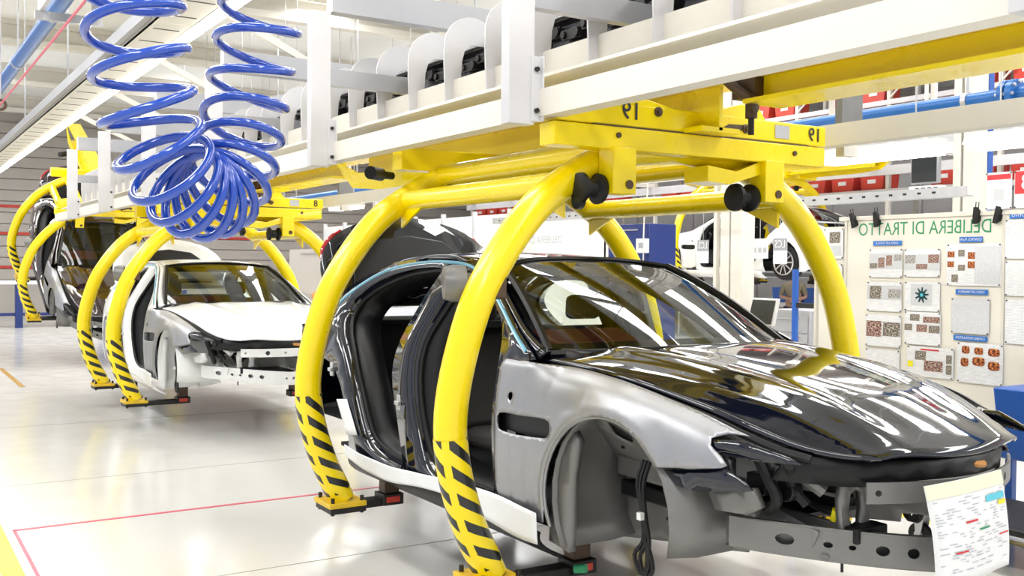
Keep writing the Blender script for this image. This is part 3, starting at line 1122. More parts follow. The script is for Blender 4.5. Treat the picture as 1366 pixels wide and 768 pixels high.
    def fy(x, z):
        d = max(0, ft(x) - z)
        w = smooth_tab(WID, x) + smooth_tab(ROLL, d) + (smooth_tab(TUM, z) if z < .5 else 0)
        kb = max(0, min(1, (-.45 - x) / .2))
        w = w * (1 - kb) + (ys(x, min(z, .93)) + .014) * kb - (kb * max(0, z - .93) * .9)
        # flare round the wheel opening and a shallow stamped line behind it
        r = math.hypot(x + .05, z - .33)
        w += .012 * math.exp(-((r - .455) / .035) ** 2)
        w -= .008 * math.exp(-((x + .62) / .012) ** 2) * (.25 < z < .56)
        w -= .008 * math.exp(-((x + .76) / .012) ** 2) * (.25 < z < .56)
        w -= .006 * math.exp(-((z - (ft(x) - .17)) / .016) ** 2) * max(0, min(1, (x + .78) * 10, (.30 - x) * 10))
        for xx in (-.72, -.47, -.22, .03, .26):
            w -= .005 * math.exp(-((x - xx) / .014) ** 2) * max(0, min(1, (z - ft(x) + .17) * 25, (ft(x) - .06 - z) * 25))
        return w
    archf = [(-.05 + .43 * math.cos(a), .33 + .43 * math.sin(a)) for a in [math.radians(204 - i * (204 - 40) / 24) for i in range(25)]]
    o1 = [(-.66, ft(-.66) - .004), (-.80, .985), (-.86, .99), (-.885, .9), (-.87, .6), (-.875, .35), (-.86, .24), (-.49, .215), (-.475, .30)] + archf[2:] + \
         [(.45, .625), (.58, .648), (.60, .66), (.57, .69), (.515, .725), (.505, .75), (.55, .77)]
    o1 += [(x, ft(x) - .004) for x in (.62, .45, .3, .15, 0, -.15, -.3, -.5)]
    o1 = [p for p in o1]
    vent = spline2([(-.84, .685), (-.85, .62), (-.80, .60), (-.6, .603), (-.44, .62), (-.425, .67), (-.46, .70), (-.65, .695)], 3)
    hole = circ(-.755, .775, .021, 10)
    for s in (-1, 1):
        q = MB()
        flip = lambda P_: [(a, .5 * (ft(a) - c) + .25 * math.sqrt(max(0, ft(a) - c))) for a, c in P_]
        unf = lambda e: (-.25 + math.sqrt(.0625 + 2 * e)) ** 2
        q.panel(flip(o1), [flip(vent), flip(hole)], .02, lambda a, c: (a, s * fy(a, ft(a) - unf(c)), ft(a) - unf(c)))
        q.build('fender', fm, t, ang=50, thick=.006)
        q = MB()
        q.prism(vent, lambda a, c, d: (a, s * (fy(a, c) - .045 + d), c), 0, .006)
        q.prism(hole, lambda a, c, d: (a, s * (fy(a, c) - .03 + d), c), 0, .006)
        q.build('vent_duct', 'trim', t, ang=30)
        # rolled lip round the wheel opening
        q = MB()
        q.tube([(a, s * (fy(a, c) - .012), c) for a, c in archf[1:]], .010, 8)
        q.build('arch_lip', fm, t)
        # wheel housing, wing bracket behind the lip
        q = MB()
        n = 16
        arc = [math.radians(215 - i * 230 / n) for i in range(n + 1)]
        vs = []
        for a in arc:
            for j, (yy, rr) in enumerate(((.93, .41), (.80, .44), (.60, .44), (.50, .40))):
                vs.append((-.05 + rr * math.cos(a), s * yy, .36 + rr * math.sin(a)))
        q.add(vs, [(i * 4 + j, i * 4 + j + 1, i * 4 + j + 5, i * 4 + j + 4) for i in range(n) for j in range(3)])
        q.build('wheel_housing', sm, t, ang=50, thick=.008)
        q = MB()
        tear = spline2([(-.205, .645), (-.17, .69), (-.135, .725), (-.095, .69), (-.085, .655), (-.14, .62)], 3)
        wy = lambda a, c: .50 + .37 * max(0, min(1, (c - .40) / .34)) ** 1.3 + .012 * math.sin(a * 9) * math.sin(c * 7)
        q.panel([(-.45, .10), (.36, .22), (.38, .34)] + circ(-.05, .33, .427, 16, math.radians(10), math.radians(176), False) + [(-.47, .2)],
                [tear], .05, lambda a, c: (a, s * wy(a, c), c))
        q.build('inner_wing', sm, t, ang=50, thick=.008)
        q = MB()
        q.box(-.40, .12, min(s * .50, s * .60), max(s * .50, s * .60), .42, .53)
        q.build('wheel_well_box', sm, t, bevel=.02)
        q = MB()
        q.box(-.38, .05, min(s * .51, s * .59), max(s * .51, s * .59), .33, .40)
        q.build('recess_shade', 'trim', t, bevel=.01)  # solid black block standing in for the shade of a hollow
        q = MB()
        q.prism(tear, lambda a, c, d: (a, s * (wy(a, c) - .03 + d), c), 0, .01)
        q.build('strut_hole_shade', 'trim', t, ang=30)  # black plate set behind the hole as the shade inside it
        for hx, hz in ((-.26, .58), (.16, .66), (.22, .55), (-.22, .50), (.10, .30), (-.15, .25)):
            q = MB()
            q.cyl((hx, s * (wy(hx, hz) - .01), hz), (hx, s * (wy(hx, hz) + .007), hz), .009, 8)
            q.build('grommet', 'trim', t)
        for zz in (.36, .47):
            q = MB()
            q.tube([(a, s * (wy(a, zz) + .004), zz) for a in (-.36, -.2, 0, .2, .36)], .007, 6)
            q.build('stiffening_rib', sm, t)
        # vertical hinge pillar behind the fender
        q = MB()
        q.panel([(-.52, .12), (-.36, .10), (-.34, .45), (-.30, .62), (-.36, .68), (-.46, .52), (-.50, .40)], [], .06,
                lambda a, c: (a, s * (.90 - .0 * a), c))
        q.build('pillar_panel', sm, t, ang=50, thick=.04)
        # wiring loom hanging in the wheel opening
        for dx in (0, .022, -.018):
            q = MB()
            q.tube(spline([(.13 + dx, s * .86, .60), (.115 + dx, s * .88, .5), (.14 + dx * .5, s * .88, .38), (.155 + dx, s * .88, .27), (.12 + dx * 2, s * .88, .20),
                           (.145 + dx, s * .88, .13), (.18 + dx, s * .88, .17), (.165, s * .88, .27)], 4), .010, 6)
            q.build('wiring_loom', 'rubber', t)
        q = MB()
        q.box(.13, .155, s * .90 - .01, s * .90 + .01, .36, .39)
        q.build('loom_clip', 'whmetal', t, ang=0)
        # lamp bracket in gloss black below the fender tip
        q = MB()
        q.panel([(.29, .595), (.45, .618), (.59, .645), (.67, .60), (.69, .575), (.45, .535), (.35, .54)], [], .05,
                lambda a, c: (a, s * (smooth_tab(WID, a) - .03 - .5 * (.6 - c) * .3), c))
        q.build('lamp_bracket', 'black', t, ang=60, thick=.012)
        # gloss black slip above it, under the hood edge
        q = MB()
        q.panel([(.50, .695), (.52, .745), (.64, .755), (.80, .715), (.84, .69), (.66, .685)], [], .05,
                lambda a, c: (a, s * (smooth_tab(WID, a) - .05), c))
        q.build('corner_strip', 'black', t, ang=60, thick=.01)
        q = MB()
        q.panel([(.42, .53), (.62, .56), (.65, .49), (.60, .46), (.46, .455)], [], .05,
                lambda a, c: (a, s * (smooth_tab(WID, a) - .13), c))
        q.build('foam_block', sm, t, ang=60, thick=.05)
        # longitudinal rail with holes
        rail = [(-.10, .30), (.35, .31), (.72, .31), (.76, .40), (.55, .45), (.2, .47), (-.10, .46)]
        hs = [circ(.30, .39, .022, 10), circ(.45, .38, .014, 8), spline2([(.10, .40), (.16, .40), (.16, .44), (.10, .44)], 2),
              circ(.62, .37, .02, 10)]
        q = MB()
        q.panel(rail, hs, .06, lambda a, c: (a, s * (.56 - .03 * a), c))
        q.build('chassis_rail', sm, t, ang=30, thick=.008)
        q = MB()
        q.box(-.1, .80, min(s * .40, s * .43), max(s * .40, s * .43), .31, .42)
        q.box(-.1, .78, min(s * .41, s * .52), max(s * .41, s * .52), .30, .315)
        q.build('chassis_rail', sm, t, bevel=.004)
        q = MB()
        q.panel([(-.1, .46), (.45, .47), (.60, .60), (.62, .70), (.3, .80), (-.1, .84)],
                [circ(.38, .60, .05, 12), spline2([(.05, .60), (.15, .60), (.15, .70), (.05, .70)], 2)], .07,
                lambda a, c: (a, s * (.56 + .06 * a), c))
        q.build('inner_apron', 'alu' if sm == 'alu2' else sm, t, ang=30, thick=.01)
        q = MB()
        q.tube(spline([(.0, s * .64, .80), (.35, s * .66, .76), (.62, s * .60, .66), (.75, s * .50, .55)], 4), .028, 8)
        q.build('apron_tube', sm, t)
        # upright with slots at the radiator support
        q = MB()
        q.panel([(.28, .33), (.40, .33), (.42, .52), (.40, .62), (.27, .62), (.26, .50)],
                [spline2([(.31, .42), (.37, .42), (.37, .54), (.31, .54)], 2)], .05, lambda a, c: (.80, s * a * 1.1, c))
        q.build('upright', sm, t, ang=30, thick=.03)
        q = MB()
        q.box(.78, .86, min(s * .26, s * .44), max(s * .26, s * .44), .36, .42)
        q.build('rail_mount', 'trim', t, bevel=.006)
        q = MB()
        q.tube(spline([(.30, s * .50, .64), (.45, s * .44, .58), (.55, s * .42, .50), (.72, s * .42, .46), (.78, s * .36, .52)], 4), .018, 8)
        q.tube(spline([(.35, s * .52, .52), (.5, s * .46, .55), (.62, s * .44, .60), (.70, s * .46, .64)], 4), .013, 8)
        q.tube(spline([(.60, s * .70, .68), (.63, s * .68, .60), (.66, s * .66, .52), (.58, s * .62, .46)], 4), .024, 8)
        q.tube(spline([(.72, s * .66, .66), (.68, s * .60, .57), (.72, s * .56, .50)], 4), .020, 8)
        q.build('hose', 'rubber', t)
        q = MB()
        q.cyl((.66, s * .56, .55), (.66, s * .62, .55), .045, 12)
        q.box(.50, .60, min(s * .60, s * .66), max(s * .60, s * .66), .52, .60)
        q.build('horn', 'trim', t, bevel=.005)
    # front cross members
    def bump(v, z, h, dx=0):
        y = (v * 2 - 1) * .70
        return (1.16 + dx - .62 * (y / .70) ** 2 - .12 * abs(y / .7), y, z)
    bo = [(0, -.055), (1, -.055), (1, .06), (0, .06)]
    bh = [circ(.5 + a, 0.0, .016, 10) for a in ()]
    q = MB()
    oo = [(-.72, -.06), (.72, -.06), (.72, .06), (.55, .065), (-.55, .065), (-.72, .06)]
    hh = [circ(a, 0.0, r, 10) for a, r in ((-.60, .022), (-.50, .012), (-.44, .010), (-.36, .020), (-.27, .020), (-.05, .010), (.02, .012),
                                         (.36, .02), (.55, .02))]
    q.panel(oo, hh, .05, lambda a, c: (1.09 - .54 * (a / .72) ** 2 - .08 * abs(a / .72), a, .315 + c + .05 * abs(a / .72)))
    q.build('crash_beam', sm, t, ang=0, thick=.008)
    q = MB()
    q.grid(lambda u, v: (1.09 - .54 * (1.94 * (v - .5)) ** 2 - .08 * abs(1.94 * (v - .5)) - .07 * u, (v - .5) * 1.4, 0.375 + .05 * abs(1.94 * (v - .5))), 2, 20)
    q.grid(lambda u, v: (1.09 - .54 * (1.94 * (v - .5)) ** 2 - .08 * abs(1.94 * (v - .5)) - .07 * u, (v - .5) * 1.4, 0.255 + .05 * abs(1.94 * (v - .5))), 2, 20)
    q.grid(lambda u, v: (1.02 - .54 * (1.94 * (v - .5)) ** 2 - .08 * abs(1.94 * (v - .5)), (v - .5) * 1.4, .255 + .12 * u + .05 * abs(1.94 * (v - .5))), 2, 20)
    q.build('crash_beam', sm, t, ang=30, thick=.004)
    oo = [(-.46, -.04), (.60, -.04), (.60, .04), (-.46, .04)]
    hh = [circ(a, 0.0, r, 10) for a, r in ((-.42, .012), (-.22, .022), (-.05, .010), (.30, .018), (.48, .014))]
    q = MB()
    q.panel(oo, hh, .06, lambda a, c: (1.045 - .22 * (a / .6) ** 2, a, .570 + c))
    q.build('upper_cross_member', sm, t, ang=0, thick=.01)
    q = MB()
    q.grid(lambda u, v: (1.045 - .22 * ((v * 2 - 1)) ** 2 - .05 * u, (v * 2 - 1) * .46, .608 + .01 * u), 2, 14)
    q.build('upper_cross_member', sm, t, ang=30, thick=.006)
    q = MB()
    q.panel([(-.70, .60), (-.50, .585), (.50, .585), (.70, .60), (.66, .70), (.45, .685), (-.45, .685), (-.66, .70)], [], .06,
            lambda a, c: (1.035 - .32 * (a / .66) ** 2 - (.70 - c) * .1, a, c))
    q.build('lock_carrier', 'trim', t, ang=30, thick=.02)
    q = MB()
    q.grid(lambda u, v: (.95 - .30 * ((v * 2 - 1)) ** 2 - .22 * u, (v * 2 - 1) * (.64), .665 + .05 * u), 4, 14)
    q.build('engine_bay_cover', 'trim', t, ang=30, thick=.02)
    q = MB()
    q.tube(spline([(1.0, .0, .665), (1.02, .05, .65), (1.02, .10, .645)], 3), .016, 8)
    q.build('hood_release', 'orange', t, label='orange hood release tab')
    q = MB()
    q.cyl((.74, -.43, .43), (.76, -.44, .475), .015, 8)
    q.build('connector', 'yelprint', t, label='small yellow connector')
    q = MB()
    q.cyl((.80, -.45, .245), (.80, -.45, .32), .006, 6)
    q.lathe([(0, .008), (.01, .018), (.02, .018), (.03, .008)], (.80, -.45, .28), (0, 0, 1), 10)
    q.build('hanging_plug', 'rubber', t)
    q = MB()
    q.tube(spline([(.35, -.60, .62), (.42, -.58, .66), (.50, -.50, .64), (.60, -.46, .66), (.66, -.40, .60)], 4), .010, 6)
    q.tube(spline([(.30, -.50, .55), (.45, -.40, .52), (.60, -.30, .56), (.75, -.15, .54)], 4), .012, 6)
    q.build('cable', 'rubber', t)
    q = MB()
    q.box(.40, .52, -.62, -.56, .56, .66)
    q.build('bracket', 'galv' if sm == 'alu2' else sm, t, bevel=.006)
    # front bulkhead and engine bay floor
    q = MB()
    q.box(-.52, -.48, -.80, .80, .20, .95)
    q.build('bulkhead', sm, t, ang=0)
    q = MB()
    q.box(-.50, .20, -.42, .42, .26, .28)
    q.build('engine_bay_floor', 'trim', t, ang=0)
    # ---------------- cabin
    q = MB()
    q.box(-3.1, -.52, -.86, .86, .165, .19)
    q.build('floor_pan', 'carpet', t, ang=0)
    q = MB()
    q.box(-2.9, -.6, -.13, .13, .19, .42)
    q.build('centre_tunnel', 'carpet', t, bevel=.04)
    q = MB()
    q.prism([(-.50, .90), (-.48, .99), (-.75, 1.02), (-1.05, .98), (-1.12, .90), (-1.05, .80), (-.90, .62), (-.6, .6)],
            lambda a, c, d: (a, d, c), -.76, .76)
    q.build('dashboard', 'trim', t, bevel=.03)
    q = MB()
    q.prism([(-.78, 1.012), (-.98, 1.075), (-1.10, 1.06), (-1.13, .95), (-.95, .98)], lambda a, c, d: (a, d, c), -.66, -.12)
    q.build('instrument_hood', leather, t, bevel=.02)
    q = MB()
    q.tube([(-1.22 + .03 * math.cos(a) * 0 - .05 * math.sin(a), -.39 + .18 * math.cos(a), .90 + .17 * math.sin(a)) for a in
            [2 * PI * i / 24 for i in range(24)]], .016, 8, closed=True)
    q.tube([(-1.0, -.39, .86), (-1.22, -.39, .90)], .035, 8)
    q.tube([(-1.22, -.56, .90), (-1.22, -.22, .90)], .018, 6)
    q.build('steering_wheel', 'trim', t)
    for s in (-1, 1):
        q = MB()
        q.prism([(-1.25, .36), (-1.30, .50), (-1.78, .46), (-1.84, .34)], lambda a, c, d: (a, s * .40 + d, c), -.25, .25)
        q.build('seat_cushion', 'seat', t, bevel=.05)
        q = MB()
        q.prism([(-1.76, .44), (-1.98, 1.02), (-2.08, 1.02), (-1.92, .40)], lambda a, c, d: (a, s * .40 + d, c), -.25, .25)
        q.build('seat_back', 'seat', t, bevel=.05)
        q = MB()
        q.prism([(-1.98, 1.06), (-2.0, 1.22), (-2.08, 1.22), (-2.09, 1.06)], lambda a, c, d: (a, s * .40 + d, c), -.12, .12)
        q.build('headrest', 'seat', t, bevel=.035)
    q = MB()
    q.prism([(-2.45, .36), (-2.48, .48), (-2.95, .44), (-2.98, .34)], lambda a, c, d: (a, d, c), -.66, .66)
    q.build('rear_bench', 'trim', t, bevel=.05)
    q = MB()
    q.box(-3.25, -3.20, -.72, .72, .20, 1.0)
    q.build('rear_bulkhead', 'trim', t, bevel=.01)
    q = MB()
    q.box(-3.6, -3.1, -.70, .70, .99, 1.02)
    q.build('parcel_shelf', 'trim', t, bevel=.01)
    q = MB()
    q.box(-4.0, -3.2, -.7, .7, .28, .30)
    q.build('trunk_floor', 'carpet', t, ang=0)
    q = MB()
    q.grid(lambda u, v: (-1.5 - 1.6 * u, (v * 2 - 1) * .58, 1.415 - .06 * (2 * u - 1) ** 2), 4, 6)
    q.build('headliner', 'trim', t, ang=60, thick=.01)
    if wheels:
        for x in (0, -3.17):
            for s in (-1, 1):
                w = MB()
                w.lathe([(0, .22), (.0, .30), (.02, .335), (.10, .345), (.20, .335), (.23, .30), (.23, .2)], (x, s * .74 - .115, .33), (0, 1, 0), 28)
                wo = w.build('tyre', 'rubber', t)
                w = MB()
                f = s * (.74) + s * .118
                for k in range(10):
                    a = 2 * PI * k / 10
                    w.bar((x + .05 * math.cos(a), f, .33 + .05 * math.sin(a)), (x + .235 * math.cos(a), f, .33 + .235 * math.sin(a)), .026, .02, (0, 1, 0))
                w.tube([(x + .235 * math.cos(2 * PI * k / 28), f, .33 + .235 * math.sin(2 * PI * k / 28)) for k in range(28)], .016, 6, closed=True)
                w.cyl((x, f - .02, .33), (x, f + .02, .33), .06, 14)
                w.build('wheel_rim', 'rim', wo)
    return t


build_car((-3.35, 3.575, .35), (0, 0, 0),
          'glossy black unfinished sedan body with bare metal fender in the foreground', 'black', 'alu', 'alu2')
build_car((-10.65, 3.50, .31), (0, 0, 0),
          'white unfinished sedan body with grey fender hanging behind the black car', 'white', 'alu', 'whmetal', lamps=False)
build_car((-19.165, 3.575, .57), (0, math.radians(23), 0),
          'dark unfinished car body with red interior tilted nose-down at far left', 'darkred', 'alu', 'alu2', film=False, detail=1)
build_car((-16.6, 15.5, 1.55), (0, 0, PI),
          'white car body with wheels raised on the parallel line by the white column', 'white', 'white', 'whmetal', lid=False, wheels=True,
          film=False, detail=1, leather='trim')


# ------------------------------------------------------------------ notice board with mirrored lettering (plane y = 7)
def notice_board():
    t = thing('notice_board', 'long cream notice board with green lettering behind the black car', 'notice board', (-4.4, 7.0, 0))
    ox, oy = -4.4, 7.0
    q = MB()
    q.box(-5.72 - ox, -2.2 - ox, 0.01, 0.04, 0.55, 2.165)
    q.build('panel', 'board', t, ang=0)
    q = MB()
    q.box(-6.02 - ox, -5.73 - ox, 0.015, 0.04, 0.55, 2.12)
    q.build('panel', 'board', t, ang=0)
    q = MB()
    q.box(-5.80 - ox, -2.2 - ox, -0.005, 0.045, 2.165, 2.20)
    q.build('top_rail', 'cream', t, bevel=.004)
    for x in (-6.05, -5.73, -4.31, -2.25):
        q = MB()
        q.box(x - 0.012 - ox, x + 0.012 - ox, 0.0, 0.06, 0.02, 2.17 if x > -6 else 2.13)
        q.build('upright', 'cream', t, bevel=.003)
        q = MB()
        q.box(x - 0.03 - ox, x + 0.03 - ox, -0.22, 0.28, 0.0, 0.03)
        q.build('foot', 'grey', t, bevel=.004)
    text_on('DELIBERA DI TRATTO', 0.150, lambda a, c: (-5.005 - ox + a, 0.008, 2.083 + c), 'green', 'lettering', t, 0.82)
    return t


notice_board()


def pic(q, par, r, m, x0, z0, y=-0.003):
    b = MB()
    b.add([(r[0] - x0, y, r[2] - z0), (r[1] - x0, y, r[2] - z0), (r[1] - x0, y, r[3] - z0), (r[0] - x0, y, r[3] - z0)],
          [(0, 1, 2, 3)], [((0, 0), (1, 0), (1, 1), (0, 1))])
    return b.build('printed_picture', m, par, ang=0)


def sheet(r, label, m='paper', y=6.998, pics=(), name='paper_sheet', group=None, fn=None):
    x0, x1, z0, z1 = r
    xc = (x0 + x1) / 2
    t = thing(name, label, 'paper', (xc, y, z0), group=group)
    b = MB()
    b.add([(x0 - xc, 0, 0), (x1 - xc, 0, 0), (x1 - xc, 0, z1 - z0), (x0 - xc, 0, z1 - z0),
           (x0 - xc, .003, 0), (x1 - xc, .003, 0), (x1 - xc, .003, z1 - z0), (x0 - xc, .003, z1 - z0)],
          [(0, 1, 2, 3), (7, 6, 5, 4)], [((0, 0), (1, 0), (1, 1), (0, 1))] * 2)
    b.build('sheet', m, t, ang=0)
    w, h = x1 - x0, z1 - z0
    for k, (a, b_, c, d, mm) in enumerate(pics):
        pic(None, t, (x0 + a * w, x0 + b_ * w, z0 + c * h, z0 + d * h), mm, xc, z0, -.0015 - .0012 * (k > 0))
    for sx in (.03, .97):
        for sz in (.03, .97):
            k = MB()
            k.cyl((x0 + sx * w - xc, -.006, sz * h), (x0 + sx * w - xc, 0, sz * h), .0055, 6)
            k.build('pin', 'ink', t)
    return t


BR, GR, ORG, DK = 'photo_brown', 'photo_grey', 'photo_orange', 'photo_dark'
sheet((-5.481, -5.164, 1.69, 1.923), 'pinned sheet with four small brown photos, top left below the green lettering', 'print',
      pics=((0, 1, .3, .85, 'printgrey'), (.02, .25, .32, .50, DK), (.28, .47, .35, .70, BR), (.52, .70, .42, .78, BR), (.76, .98, .58, .80, GR)))
sheet((-5.143, -4.826, 1.70, 1.92), 'pinned sheet with three brown photos stepped around a grey square', 'print',
      pics=((0, 1, .25, .80, 'printgrey'), (.02, .32, .48, .78, GR), (.34, .66, .28, .46, BR), (.68, .98, .50, .80, BR)))
sheet((-5.498, -5.165, 1.414, 1.653), 'pinned sheet with two photos, second down in the left column', 'print',
      pics=((0, 1, .40, .88, 'printgrey'), (.08, .42, .42, .86, DK), (.62, .98, .46, .76, GR)))
sheet((-5.508, -5.167, 1.124, 1.383), 'pinned sheet with a brown and a grey photo, third down in the left column', 'print',
      pics=((.02, .46, .30, .80, BR), (.50, .98, .34, .78, DK)))
sheet((-5.132, -4.81, 1.163, 1.423), 'pinned sheet with five small dark photos below the star wheel sheet', 'print',
      pics=((.15, .42, .72, .92, DK), (.52, .98, .68, .86, BR), (0, .22, .42, .62, DK), (.34, .64, .40, .62, BR), (.68, .98, .38, .60, DK)))
sheet((-5.106, -4.695, 0.914, 1.15), 'pinned sheet with red title and green and brown shapes above the hood line', 'print',
      pics=((.18, .42, .55, .85, DK), (.38, .78, .2, .55, BR), (.85, .97, .5, .78, DK), (.85, .97, .15, .45, DK), (.02, .14, .3, .5, 'yelprint'),
            (.3, .7, .88, .93, 'redprint')))
sheet((-5.502, -5.176, 0.89, 1.099), 'pinned sheet with one small dark oval at bottom left of the board', 'print',
      pics=((.5, .9, .05, .18, GR),))
sheet((-4.768, -4.321, 1.639, 1.955), 'pinned sheet with seven small pictures beside a grey table of text', 'print',
      pics=((.52, .98, .04, .94, 'printgrey'), (.02, .15, .68, .82, ORG), (.22, .34, .70, .86, DK), (.40, .53, .64, .80, ORG), (.02, .14, .44, .58, ORG),
            (.22, .35, .36, .50, DK), (.40, .53, .42, .58, ORG), (.10, .22, .08, .26, DK)))
sheet((-4.721, -4.408, 1.276, 1.542), 'pinned grey printed table without pictures in the middle right of the board', 'printgrey')
t_or = sheet((-4.663, -4.295, 0.905, 1.208), 'pinned sheet with six orange brown part pictures at lower right', 'print')
for k, (a, b_, c, d) in enumerate(((.10, .28, .72, .92), (.38, .58, .72, .90), (.68, .94, .70, .90), (.08, .26, .40, .62), (.34, .62, .44, .66),
                                   (.68, .94, .36, .58))):
    w, h, xc = .368, .303, -4.479
    q = MB()
    cx, cz, rx, rz = (a + b_) / 2 * w - w / 2, (c + d) / 2 * h, (b_ - a) / 2 * w, (d - c) / 2 * h
    q.add([(cx + rx * math.copysign(abs(math.cos(u)) ** .6, math.cos(u)), -.003, cz + rz * math.copysign(abs(math.sin(u)) ** .6, math.sin(u)))
           for u in [2 * PI * i / 12 for i in range(12)]], [tuple(range(12))],
          [tuple((.5 + .5 * math.cos(2 * PI * i / 12), .5 + .5 * math.sin(2 * PI * i / 12)) for i in range(12))])
    q.build('printed_picture', ORG, t_or, ang=0)
sheet((-4.296, -3.968, 1.841, 2.127), 'printed text sheet topmost at the right edge of the board', 'print')
sheet((-4.29, -3.962, 1.572, 1.825), 'printed text sheet second from the top at the right edge of the board', 'print')
sheet((-4.284, -3.956, 1.223, 1.546), 'printed text sheet third from the top at the right edge of the board', 'print')
sheet((-5.954, -5.753, 1.845, 2.105), 'small sheet with one dark photo on the narrow left panel of the board', 'print',
      pics=((.28, .85, .52, .88, DK), (.3, .9, .1, .42, 'printgrey')))
sheet((-5.923, -5.76, 1.542, 1.80), 'blank text sheet lower on the narrow left panel of the board', 'print')
st = sheet((-5.137, -4.821, 1.429, 1.66), 'pinned sheet with a dark teal star wheel picture', 'print', pics=((.18, .78, .2, .92, 'printgrey'),))
q = MB()
pts = []
for i in range(36):
    a = 2 * PI * i / 36
    r = .062 if i % 4 in (0, 1) else .032
    pts.append((r * math.cos(a), -.0045, .128 + r * math.sin(a)))
q.add(pts, [tuple(range(36))])
q.build('star_wheel_print', 'teal', st, ang=0)
q = MB()
q.add([(.014 * math.cos(2 * PI * i / 12), -.0055, .128 + .014 * math.sin(2 * PI * i / 12)) for i in range(12)], [tuple(range(12))])
q.build('hub_print', 'cyanprint', st, ang=0)
for (x0, x1, z0, z1), tx, lab in (((-5.447, -5.174, 1.952, 1.990), 'CHECK LIST STATICA', 'blue heading strip above the left photo sheets'),
                                  ((-4.664, -4.473, 1.967, 2.008), 'CONTROL PLAN', 'blue CONTROL PLAN heading strip above the seven picture sheet'),
                                  ((-4.687, -4.423, 1.571, 1.611), 'CHECK LIST DINAMICA', 'blue heading strip above the grey table sheet'),
                                  ((-4.699, -4.422, 1.222, 1.262), 'CAMBIO MODULISTICA', 'blue heading strip above the orange brown pictures'),
                                  ((-4.265, -4.052, 2.133, 2.176), 'ESECUTIVO', 'blue heading strip at the top right of the board')):
    xc = (x0 + x1) / 2
    t = thing('heading_strip', lab, 'label', (xc, 6.998, z0))
    b = MB()
    b.box(x0 - xc, x1 - xc, -.001, .003, 0, z1 - z0)
    b.build('strip', 'bluelabel', t, ang=0)
    text_on(tx, .026, lambda a, c: (a, -.003, (z1 - z0) / 2 + c), 'whiteprint', 'lettering', t, (x1 - x0) / (len(tx) * .0175))
for k, (x, lab) in enumerate(((-5.62, 'black clip at the left end of the board top'), (-5.40, 'black clip just right of the leftmost clip'),
                              (-4.52, 'black clip near the column side of the board top'), (-4.36, 'rightmost black clip on the board top'))):
    t = thing('binder_clip', lab, 'clip', (x, 6.98, 2.10), rot=(0, .15 * (k - 1.5), 0))
    b = MB()
    b.prism([(-.02, 0), (.045, .03), (.045, .09), (-.02, .13)], lambda a, c, d: (d, a, c), -.02, .02)
    b.build('jaw', 'rubber', t, bevel=.004)
    b = MB()
    b.tube([(-.012, .0, .12), (-.012, .0, .165), (.012, .0, .165), (.012, .0, .12)], .004, 6)
    b.build('lever', 'dark', t)
t = sheet((-4.435, -4.235, 2.205, 2.475), 'white notice with a red header standing above the board', 'print', y=6.97, pics=((.04, .96, .80, .94, 'redprint'),
          (.3, .7, .25, .55, 'printgrey')))
t = sheet((-4.215, -4.00, 2.205, 2.475), 'red and white notice at the top right corner beside the white notice', 'paper', y=6.97,
          pics=((.02, .98, .38, .98, 'redprint'),))
text_on('3', .16, lambda a, c: (a - .02, -.005, .18 + c), 'whiteprint', 'lettering', t, 1.2)

# second, more distant board
t = thing('notice_board', 'small distant cream board reading DELIBERA DI between the yellow hoops', 'notice board', (-17.4, 12.0, 0))
q = MB()
q.box(-1.4, 1.9, 0, .04, .6, 2.75)
q.build('panel', 'board', t, ang=0)
text_on('DELIBERA DI', .22, lambda a, c: (-.20 + a, -.004, 2.32 + c), 'ltext', 'lettering', t, 1.0)
for x in (-1.35, 1.85):
    q = MB()
    q.box(x - .03, x + .03, .0, .06, 0, 2.75)
    q.build('upright', 'cream', t)


# ------------------------------------------------------------------ columns, pipes, luminaires
def column(x0, x1, y, label, strip=False):
    t = thing('steel_column', label, 'column', ((x0 + x1) / 2, y, 0))
    w = (x1 - x0) / 2
    q = MB()
    q.box(-w, -.03, 0, .22, 0, 6.6)
    q.build('flange', 'cream', t, ang=0)
    q = MB()
    q.box(.0, w, 0, .22, 0, 6.6)
    q.build('flange', 'cream', t, ang=0)
    q = MB()
    q.box(-.06, .05, .04, .18, 0, 6.6)
    q.build('web', 'lgrey', t, ang=0)
    if strip:
        q = MB()
        q.box(w - .05, w + .01, .22, .30, 0, 6.6)
        q.build('edge_strip', 'blue', t, ang=0)
    else:
        q = MB()
        q.box(-w - .12, -w - .07, .0, .06, 0, 6.6)
        q.build('conduit', 'cream', t, ang=0)
        q = MB()
        q.box(.03, .06, -.02, 0, 1.0, 1.3)
        q.build('handle', 'grey', t, ang=0)
    return t


column(-9.30, -8.93, 9.0, 'white steel column standing right of the raised white car wheels')
column(-6.08, -5.86, 9.0, 'white steel column with a blue edge strip behind the notice board', True)
column(-24.0, -23.4, 11.0, 'white steel column far behind the white car')


